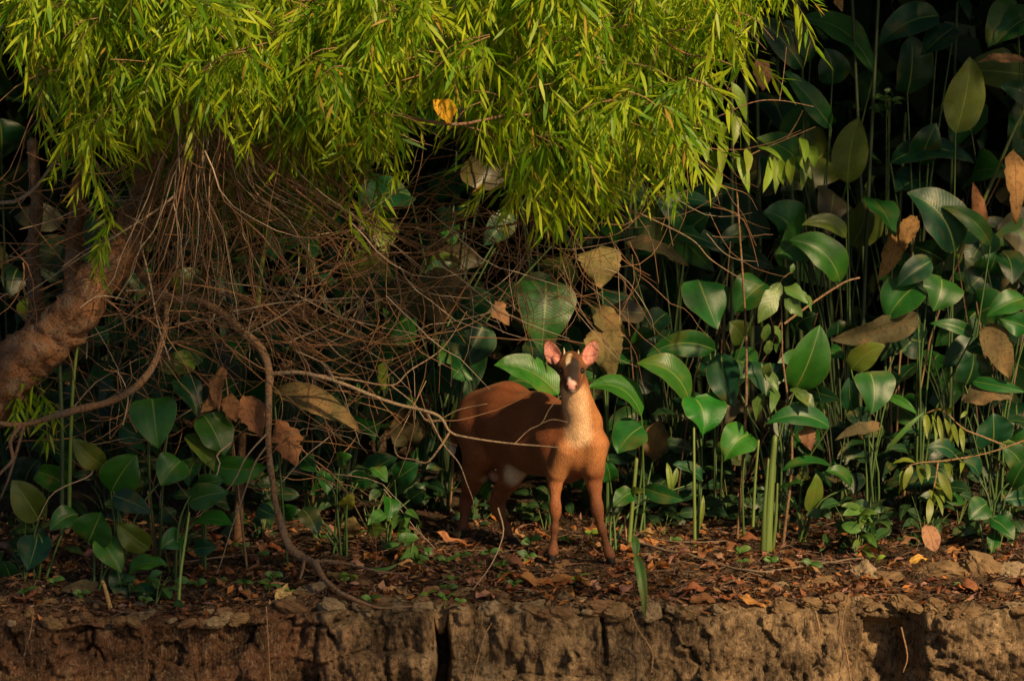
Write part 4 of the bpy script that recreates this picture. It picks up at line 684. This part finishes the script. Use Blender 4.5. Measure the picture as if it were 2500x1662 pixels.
cr = leaf_cloud("crown", 5200, crown_pt, (.10, .2), [(.05, .12, .02), (.04, .10, .02)], M_FAR); cr.parent = rt  # unseen leaves, shaped to shade the upper right
# ------------------------------------------------------------------ smaller shrubs
def small_leaf(par, b, t, w, c, m=None, **kw):
    k = dict(nu=7, nv=2, fold=R(.1, .5), roll=R(-.6, .6), lift=R(.1, .8), sag=.08, wave=.05, wide=.5, seed=random.randrange(9999)); k.update(kw); v, f, uv = blade(b, t, w, **k); obj("leaf", mesh("leaf", local(v, par), f, uv=uv), m or M_SMALL, par, np.array(c) * R(.75, 1.25))
def stems(par, lines, r, c, m=None):
    for ln in lines: q = spline([W(*p) for p in ln], 10); v, f = tube(q, np.linspace(r, r * .45, 10), 5); obj("stem", mesh("stem", local(v, par), quads(f)), m or M_BARK, par, c)
def shrub(label, name, base, d, lines, leaves, c, w=.02, sc=.004, stc=(.2, .12, .06), rag=0.0):
    x = W(base, 1300, d)[0]; r = thing(name, label, "shrub", (x, d, gz(x, d))); root = np.array(r.location); stems(r, lines, sc, stc)
    p0 = W(*lines[0][0]); q = spline([root, (root + p0) / 2 + np.array([.04, 0, 0]), p0], 8); v, f = tube(q, np.linspace(sc * 1.8, sc, 8), 6); obj("stem", mesh("stem", local(v, r), quads(f)), M_BARK, r, stc)
    for L in leaves: small_leaf(r, W(L[0], L[1], d + R(-.06, .06)), W(L[2], L[3], d + R(-.1, .02)), (L[4] if len(L) > 4 else 24) / PPM, L[5] if len(L) > 5 else c, ragged=rag)
YG = (.15, .24, .018)
shrub("shrub sprays with drooping oval yellow-green leaves between willow and dark thicket", "oval_leaf_shrub", 1800, .45, [[(1800, 480, .45), (1790, 360, .45), (1780, 230, .45), (1760, 190, .45)], [(1790, 400, .45), (1850, 370, .45), (1920, 340, .45), (1990, 310, .45)], [(1920, 340, .45), (1945, 300, .45), (1960, 270, .45)]],
      [(1735, 205, 1765, 250, 26), (1785, 200, 1822, 288, 30), (1800, 270, 1790, 350, 26), (1765, 298, 1772, 380, 28), (1770, 330, 1760, 421, 28), (1745, 365, 1740, 440, 30), (1750, 400, 1748, 474, 32), (1790, 365, 1822, 440, 26), (1800, 380, 1828, 464, 28), (1822, 362, 1824, 420, 28), (1880, 384, 1862, 464, 28), (1890, 384, 1893, 466, 24), (1905, 388, 1912, 446, 28), (1935, 380, 1930, 446, 28), (1945, 380, 1982, 433, 24), (1978, 357, 1990, 404, 30), (1958, 397, 1956, 460, 24), (1955, 337, 1966, 388, 26), (1850, 360, 1912, 385, 16), (1700, 215, 1725, 255, 26), (1690, 250, 1712, 300, 26), (1730, 285, 1740, 345, 26), (1815, 300, 1830, 350, 18), (1715, 330, 1725, 390, 26)], YG)
shrub("ragged light green vine leaves on a reddish stem", "ragged_vine", 1912, .4, [[(1910, 870, .4), (1908, 760, .4), (1905, 690, .4), (1930, 665, .4)], [(1908, 780, .4), (1880, 850, .4), (1862, 880, .4)]],
      [(1900, 700, 1850, 780, 52), (1905, 690, 1880, 740, 40), (1915, 700, 1975, 735, 44), (1935, 705, 1982, 752, 42), (1915, 730, 1960, 770, 34), (1930, 668, 1938, 640, 14), (1875, 790, 1862, 830, 28), (1890, 795, 1905, 835, 28), (1880, 830, 1872, 862, 26), (1898, 835, 1896, 858, 16), (1880, 885, 1870, 925, 30), (1862, 960, 1845, 1020, 34), (1890, 945, 1882, 1000, 30), (1930, 950, 1975, 985, 40), (1945, 955, 1990, 990, 36), (1870, 905, 1900, 950, 30)], (.075, .15, .03), rag=.3)
shrub("shrub with comb-like rows of hanging yellow-green leaflets", "comb_leaf_shrub", 2500, .1, [[(2520, 1068, .1), (2430, 1100, .1), (2370, 1115, .1)], [(2455, 1088, .1), (2390, 1062, .1), (2350, 1045, .1), (2300, 1000, .1), (2262, 1008, .1)], [(2370, 1115, .1), (2300, 1125, .1), (2240, 1130, .1), (2200, 1145, .1)], [(2290, 1128, .1), (2282, 1180, .1), (2268, 1230, .1)]],
      [(2260, 1008, 2268, 1075, 18), (2275, 1012, 2284, 1078, 12), (2290, 1014, 2302, 1082, 13), (2306, 1020, 2325, 1080, 13), (2325, 1030, 2340, 1085, 14), (2345, 1042, 2352, 1100, 14), (2278, 1008, 2290, 985, 10), (2295, 1005, 2306, 985, 10), (2312, 1010, 2330, 988, 11), (2345, 1020, 2362, 1000, 10), (2202, 1145, 2195, 1200, 20), (2225, 1135, 2206, 1190, 22), (2245, 1135, 2250, 1175, 20), (2262, 1130, 2265, 1170, 16), (2235, 1128, 2180, 1125, 20), (2290, 1150, 2324, 1218, 24), (2284, 1175, 2306, 1220, 16), (2276, 1195, 2302, 1252, 16), (2270, 1215, 2265, 1275, 20), (2268, 1195, 2278, 1225, 16), (2350, 1125, 2345, 1150, 12), (2310, 1125, 2320, 1165, 16)], (.15, .20, .022), sc=.005, stc=(.3, .18, .08))
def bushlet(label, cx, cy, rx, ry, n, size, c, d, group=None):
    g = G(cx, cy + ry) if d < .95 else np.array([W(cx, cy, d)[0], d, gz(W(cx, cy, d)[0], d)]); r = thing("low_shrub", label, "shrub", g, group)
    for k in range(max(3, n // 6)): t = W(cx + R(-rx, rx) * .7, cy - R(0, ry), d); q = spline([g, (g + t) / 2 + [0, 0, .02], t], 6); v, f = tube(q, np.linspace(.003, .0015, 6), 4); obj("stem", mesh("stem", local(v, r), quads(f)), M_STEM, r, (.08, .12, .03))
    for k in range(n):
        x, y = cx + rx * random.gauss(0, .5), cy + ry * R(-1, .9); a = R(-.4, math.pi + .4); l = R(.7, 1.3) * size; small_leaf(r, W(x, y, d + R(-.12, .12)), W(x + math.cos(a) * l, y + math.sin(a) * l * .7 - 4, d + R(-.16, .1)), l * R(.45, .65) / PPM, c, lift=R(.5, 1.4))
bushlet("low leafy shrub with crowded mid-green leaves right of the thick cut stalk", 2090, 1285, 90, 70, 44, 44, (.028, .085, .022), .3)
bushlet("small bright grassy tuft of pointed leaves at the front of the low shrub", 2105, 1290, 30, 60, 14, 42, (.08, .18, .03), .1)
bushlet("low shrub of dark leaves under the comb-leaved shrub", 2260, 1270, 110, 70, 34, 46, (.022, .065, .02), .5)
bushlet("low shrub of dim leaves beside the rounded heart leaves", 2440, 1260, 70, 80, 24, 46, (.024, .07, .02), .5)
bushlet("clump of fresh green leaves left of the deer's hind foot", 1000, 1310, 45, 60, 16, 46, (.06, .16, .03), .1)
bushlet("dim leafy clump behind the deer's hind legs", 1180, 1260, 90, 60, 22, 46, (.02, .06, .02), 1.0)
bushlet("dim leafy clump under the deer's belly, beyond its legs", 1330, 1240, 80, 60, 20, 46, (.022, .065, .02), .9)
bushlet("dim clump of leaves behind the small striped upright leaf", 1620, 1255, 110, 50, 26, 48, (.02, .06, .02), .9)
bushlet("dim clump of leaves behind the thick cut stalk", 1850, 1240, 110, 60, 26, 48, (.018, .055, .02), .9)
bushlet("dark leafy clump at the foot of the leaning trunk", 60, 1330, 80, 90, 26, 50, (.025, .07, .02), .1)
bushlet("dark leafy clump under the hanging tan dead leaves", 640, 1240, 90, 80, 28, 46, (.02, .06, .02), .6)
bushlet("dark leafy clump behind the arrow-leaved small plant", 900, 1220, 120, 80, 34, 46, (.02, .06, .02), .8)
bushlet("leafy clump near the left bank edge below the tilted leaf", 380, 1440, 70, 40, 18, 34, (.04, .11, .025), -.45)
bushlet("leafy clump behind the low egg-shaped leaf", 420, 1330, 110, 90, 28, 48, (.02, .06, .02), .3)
bushlet("tuft of small leaves high on the dark thicket wall", 2165, 250, 40, 30, 16, 26, (.045, .11, .02), 1.6)
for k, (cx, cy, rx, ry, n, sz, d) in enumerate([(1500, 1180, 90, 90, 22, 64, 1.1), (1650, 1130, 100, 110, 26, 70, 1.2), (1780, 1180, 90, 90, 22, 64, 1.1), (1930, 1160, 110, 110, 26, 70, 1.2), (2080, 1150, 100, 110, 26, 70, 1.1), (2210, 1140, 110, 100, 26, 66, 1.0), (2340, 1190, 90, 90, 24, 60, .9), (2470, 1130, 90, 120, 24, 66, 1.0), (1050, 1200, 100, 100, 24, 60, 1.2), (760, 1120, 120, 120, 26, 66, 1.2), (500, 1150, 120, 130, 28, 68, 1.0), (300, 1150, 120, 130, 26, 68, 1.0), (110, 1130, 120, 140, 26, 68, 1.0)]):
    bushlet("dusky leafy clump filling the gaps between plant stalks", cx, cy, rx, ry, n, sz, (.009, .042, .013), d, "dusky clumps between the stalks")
# ------------------------------------------------------------------ seedlings
def seedling(px, py, n, s, c, label="small bright green seedling sprouting from the leaf litter", group="seedlings in the leaf litter"):
    g = G(px, py); r = thing("seedling", label, "seedling", g, group if group else None); h = s * R(.5, .9); top = g + [R(-.01, .01), -.005, h]; q = spline([g, (g + top) / 2 + [R(-.008, .008), 0, 0], top], 5); v, f = tube(q, [.0022, .002, .0018, .0016, .0014], 4); obj("stem", mesh("stem", local(v, r), quads(f)), M_STEM, r, (.12, .17, .04))
    for k in range(n):
        a = k * 2 * math.pi / n + R(-.5, .5); b = g + (top - g) * (1 if k < 3 else R(.4, .9)); t = b + np.array([math.cos(a), -abs(math.sin(a)) * .5, R(-.15, .45)]) * s * R(.7, 1.1); small_leaf(r, b, t, s * R(.45, .62), c, lift=R(.6, 1.5))
LIME, FG = (.16, .27, .03), (.07, .17, .03)
seedling(1040, 1468, 2, .045, LIME, "lime-green two-leaved seedling left of the wide cleft", None)
seedling(1407, 1430, 2, .055, LIME, "lime-green two-leaved seedling on curled leaves below the deer's forefeet", None)
seedling(2140, 1378, 4, .04, (.2, .3, .03), "lime seedling beside two orange leaves on the right bank top", None)
seedling(1800, 1360, 3, .055, FG, "seedling with stacked round leaves in front of the curled tan leaf", None)
seedling(1085, 1560, 3, .05, FG, "small green sprig growing out of the wide cleft", None)
seedling(1015, 1385, 6, .06, FG, "leafy green seedling at the deer's left, beside litter", None)
for px, py, n, s in [(1130, 1372, 5, .05), (1085, 1385, 4, .045), (1200, 1365, 4, .05), (1226, 1392, 5, .05), (1236, 1418, 6, .045), (1250, 1440, 5, .04), (1285, 1378, 4, .05), (1300, 1345, 3, .055), (1110, 1425, 4, .04), (1090, 1448, 4, .045), (1120, 1500, 4, .035), (1275, 1425, 4, .03), (600, 1440, 4, .045), (540, 1430, 4, .045), (480, 1440, 4, .05), (660, 1450, 4, .055), (705, 1460, 3, .04), (665, 1428, 5, .05), (860, 1425, 5, .05), (900, 1480, 4, .045), (640, 1370, 3, .04), (590, 1350, 4, .04), (950, 1300, 3, .06), (1980, 1390, 4, .05), (1880, 1388, 3, .045), (1810, 1385, 2, .04), (2350, 1440, 4, .03), (1440, 1325, 3, .05), (1390, 1330, 4, .05), (1640, 1335, 3, .04), (130, 1440, 4, .05), (60, 1460, 4, .05), (200, 1470, 4, .045), (350, 1480, 4, .04), (780, 1330, 4, .045), (1160, 1400, 4, .045), (1490, 1345, 3, .04)]: seedling(px, py, n, s, FG if R(0, 1) < .8 else LIME)
# ------------------------------------------------------------------ leaves, sticks and clods on the bank
FL = []
for k in range(10):
    L = .10; v, f, uv = blade((-L / 2, 0, 0), (L / 2, 0, 0), L * R(.38, .58), bend=R(-.1, .1), lift=8, roll=0, fold=R(-.6, .8), sag=R(-.18, .22), wave=.14, ragged=.18, nu=9, nv=2, seed=k, wide=.5); v[:, 2] -= v[:, 2].min(); me = mesh("fallen_leaf", v, f, uv=uv); me.materials.append(M_DRY); FL.append(me)
def fallen(px, py, s, c, rz=None, tilt=.3, label="dry brown leaf lying flat among the litter on the bank", group="fallen leaves on the bank"):
    g = G(px, py); o = obj("fallen_leaf", FL[random.randrange(10)], None, None, np.array(c) * R(.8, 1.2), g + [0, 0, .008]); o.scale = (s, s, s); o.rotation_euler = (R(-tilt, tilt) + .25, R(-tilt, tilt), R(-3.14, 3.14) if rz is None else rz); return tag(o, label, "leaf", group)
OR, TN, RB, PK = (.42, .17, .05), (.36, .21, .10), (.22, .085, .04), (.36, .19, .14)
fallen(1330, 1432, 2.1, (.45, .24, .08), .1, .15, "long curled golden-tan leaf below the deer's forefeet", None)
fallen(1515, 1440, 1.0, (.55, .2, .06), .3, .3, "bright orange leaf at the lip by the hairline crack", None)
fallen(1700, 1450, 1.3, (.35, .15, .06), .1, .15, "curled rust leaf at the lip right of the hanging grass blade", None)
fallen(1985, 1430, .9, (.6, .28, .1), .6, .6, "curled orange leaf perched on the lit clods", None)
fallen(2240, 1380, .9, (.6, .30, .07), .2, .5, "golden-orange leaf lying near the lime seedling on the right bank top", None)
fallen(1340, 1405, 1.2, (.30, .17, .11), .5, .4, "dull brown curled leaf lying right below the deer's forefoot", None)
fallen(1110, 1330, 1.7, (.40, .20, .08), -.1, .2, "big tan leaf lying behind the deer's hind foot", None)
fallen(2025, 1265, 1.7, (.34, .22, .13), .3, .5, "pale tan leaf propped against the low shrub", None)
fallen(1000, 1390, 1.1, (.62, .30, .14), 0, .2, "peach-coloured leaf left of the small leafy clump", None)
fallen(690, 1462, 1.2, (.55, .36, .16), 1.2, .9, "pale torn leaf standing on edge at the left lip", None)
fallen(1830, 1240, 2.0, (.34, .2, .1), 1.1, .8, "curled tan leaf hanging behind the seedling with stacked leaves", None)
b = W(2280, 1346, -.1); v, f, uv = blade(b, W(2256, 1272, -.05), 50 / PPM, roll=.2, fold=.2, wide=.5, seed=12); tag(obj("fallen_leaf", mesh("fallen_leaf", v - b, f, uv=uv), M_DRY, color=(.34, .2, .11), loc=b), "tan heart-shaped dead leaf standing upright on its stalk on the right bank", "leaf")
n = 0
while n < 270:
    px, py = R(-20, 2520), 1290 + 190 * R(0, 1) ** .8
    if 1460 < py < 1480 and R(0, 1) < .3: continue
    fallen(px, py, R(.45, 1.15) * (1.2 if R(0, 1) < .2 else 1), random.choice((OR, TN, RB, RB, PK, (.26, .13, .07), (.16, .085, .05)))); n += 1
LT = Pile()
n = 12000; x = RNG.uniform(-2.5, 2.5, n); y = edge_y(x) + .03 + .10 * RNG.random(n) + 1.8 * RNG.random(n) ** 1.4; p = np.stack([x, y, gzn(x, y) + RNG.uniform(0, .022, n)], 1); s_ = RNG.uniform(.008, .03, (n, 1))
a = RNG.normal(size=(n, 3)) * [1, 1, .35]; a /= np.linalg.norm(a, axis=1)[:, None]; u = np.cross(a, RNG.normal(size=(n, 3)) * .4 + [0, 0, 1]); u /= np.linalg.norm(u, axis=1)[:, None]; nn = np.cross(a, u) * s_ * RNG.uniform(-.3, .3, (n, 1)); w = s_ * RNG.uniform(.2, .5, (n, 1))
cs = np.array((OR, TN, RB, RB, PK, (.10, .05, .03), (.06, .035, .022), (.14, .075, .04)))[RNG.integers(0, 8, n)] * RNG.uniform(.5, 1.1, (n, 1))
LT.add(np.stack([p - a * s_, p + u * w + nn, p + a * s_, p - u * w + nn], 1).reshape(-1, 3), np.arange(4 * n).reshape(-1, 4), np.repeat(cs, 4, 0))
m = 900; x = RNG.uniform(-2.5, 2.5, m); y = edge_y(x) + .02 + 1.6 * RNG.random(m); a = RNG.uniform(-3.1, 3.1, m); l = RNG.uniform(.03, .16, m); ex, ey_ = x + np.cos(a) * l, y + np.sin(a) * l; z0, z1 = gzn(x, y), gzn(ex, ey_)
for k in range(m):
    v, f = tube(np.array([[x[k], y[k], z0[k] + .012], [(x[k] + ex[k]) / 2, (y[k] + ey_[k]) / 2, z0[k] + .012 + R(0, .02)], [ex[k], ey_[k], z1[k] + .014]]), [.0018, .0016, .001], 4, False); LT.add(v, f, np.array((.20, .13, .085)) * R(.5, 1.3))
obj("leaf_litter", LT.mesh("leaf_litter", False), M_LITTER, kind="stuff")
def stick(label, pts, r, c):
    P = [G(*p) + [0, 0, h] for p, h in pts]; q = spline(P, 40); q[:, 2] += .006 * vn(q, 14, 2); v, f = tube(q, np.linspace(r, r * .5, 40), 7); return tag(obj("fallen_stick", mesh("fallen_stick", v - q[0], quads(f)), M_BARK, color=c, loc=q[0]), label, "stick")
stick("long thin fallen stick lying along the bank top right of the deer", [((1500, 1330), .03), ((1600, 1355), .03), ((1690, 1368), .02), ((1770, 1395), .025), ((1850, 1412), .03), ((1950, 1396), .02), ((2040, 1380), .02), ((2110, 1374), .02)], .007, (.20, .14, .09))
stick("thin straight stick lying between the deer and the cut stalk", [((1480, 1310), .06), ((1640, 1340), .03), ((1780, 1330), .02)], .004, (.22, .15, .1))
stick("thin pale stick lying on litter in the left shade", [((400, 1395), .02), ((520, 1380), .03), ((640, 1365), .02)], .005, (.22, .15, .1))
stick("dark stick lying below the cut stalk", [((1860, 1395), .02), ((1960, 1380), .015), ((2080, 1385), .02)], .005, (.15, .1, .07))
for k, p in enumerate([[(40, 1662, -.80), (70, 1560, -.80), (78, 1520, -.79), (82, 1490, -.76)], [(660, 1670, -.82), (655, 1570, -.82), (650, 1480, -.78)], [(2080, 1680, -.80), (2068, 1600, -.78), (2055, 1530, -.76), (2075, 1440, -.72)], [(1150, 1670, -.82), (1180, 1560, -.82), (1200, 1520, -.8)], [(1590, 1640, -.8), (1592, 1590, -.81), (1555, 1530, -.81), (1540, 1485, -.79)], [(1990, 1490, -.8), (2000, 1530, -.82), (1998, 1560, -.82)], [(2200, 1530, -.82), (2215, 1600, -.83), (2205, 1640, -.83)]]):
    q = spline([W(*a) for a in p], 14); v, f = tube(q, np.linspace(.004, .0022, 14), 5); tag(obj("root", mesh("root", v - q[0], quads(f)), M_BARK, color=(.30, .17, .08), loc=q[0]), "thin tan root hanging down the face of the earth bank", "root", "roots on the bank face")
CL = []
for k in range(9):
    bv, bf = ball(1.0, 30, 22); st = np.array([R(.9, 1.3), R(.8, 1.1), R(.55, .85)]); nrm = bv.copy(); w1 = worley(bv[:, :2] + bv[:, 2:] * .7 + .15 * vn(bv, 5, k)[:, None], 2.6, k)
    bv = bv * (1 + .30 * fbm(bv, 1.2, 3, k)[:, None] + .22 * np.abs(fbm(bv, 4.0, 4, k + 30))[:, None] + .16 * (w1[2] - .5)[:, None]) * st; bv = np.sign(bv) * np.abs(bv) ** .85; c = np.array(((.27, .175, .09), (.22, .13, .07), (.34, .25, .15))[k % 3]) * (1 + .35 * fbm(nrm, 3, 2, k + 9)[:, None]); me = mesh("soil_clod", bv, bf, col=np.clip(c, .02, .5), smooth=False); me.materials.append(M_CLOD); CL.append(me)
def clod(x, y, s, label="crumbly tan earth clod lodged along the lip of the bank", group="earth clods along the lip"):
    o = obj("soil_clod", CL[random.randrange(9)], None, None, None, (x, y, gz(x, y) - s * .12)); o.scale = (s * R(.9, 1.3), s, s * R(.6, 1)); o.rotation_euler = (R(-.4, .4), R(-.4, .4), R(-3, 3)); tag(o, label, "clod", group)
for _ in range(120):
    x = R(-2.15, 2.15)
    if abs(x + .275) < .06: continue
    clod(x, float(edge_y(x)[0]) + R(-.01, .12) if R(0, 1) < .75 else float(edge_y(x)[0]) + R(.1, .35), R(.014, .045) * (1 if x > -.9 else .8))
for px, py, s in [(2000, 1425, .06), (2110, 1405, .085), (2160, 1408, .06), (2300, 1400, .10), (2400, 1395, .11), (2470, 1400, .09), (1900, 1432, .055), (1290, 1445, .05), (1200, 1450, .04), (1130, 1448, .045), (930, 1448, .06), (880, 1430, .06), (770, 1440, .07), (1030, 1480, .055)]: g = G(px, py); clod(g[0], g[1], s * .75, "large pale lumpy clod breaking through the litter near the lip", "large clods near the lip")
# yellow leaf caught on a branch
b = W(1100, 303, -.90); v, f, uv = blade(b, W(1056, 238, -.92), 54 / PPM, roll=.3, fold=.7, wide=.6, wave=.08, seed=5); tag(obj("yellow_leaf", mesh("yellow_leaf", v - b, f, uv=uv), M_DRY, color=(.62, .30, .02), loc=b), "single golden-yellow leaf caught on a bare branch below the willow leaves", "leaf")
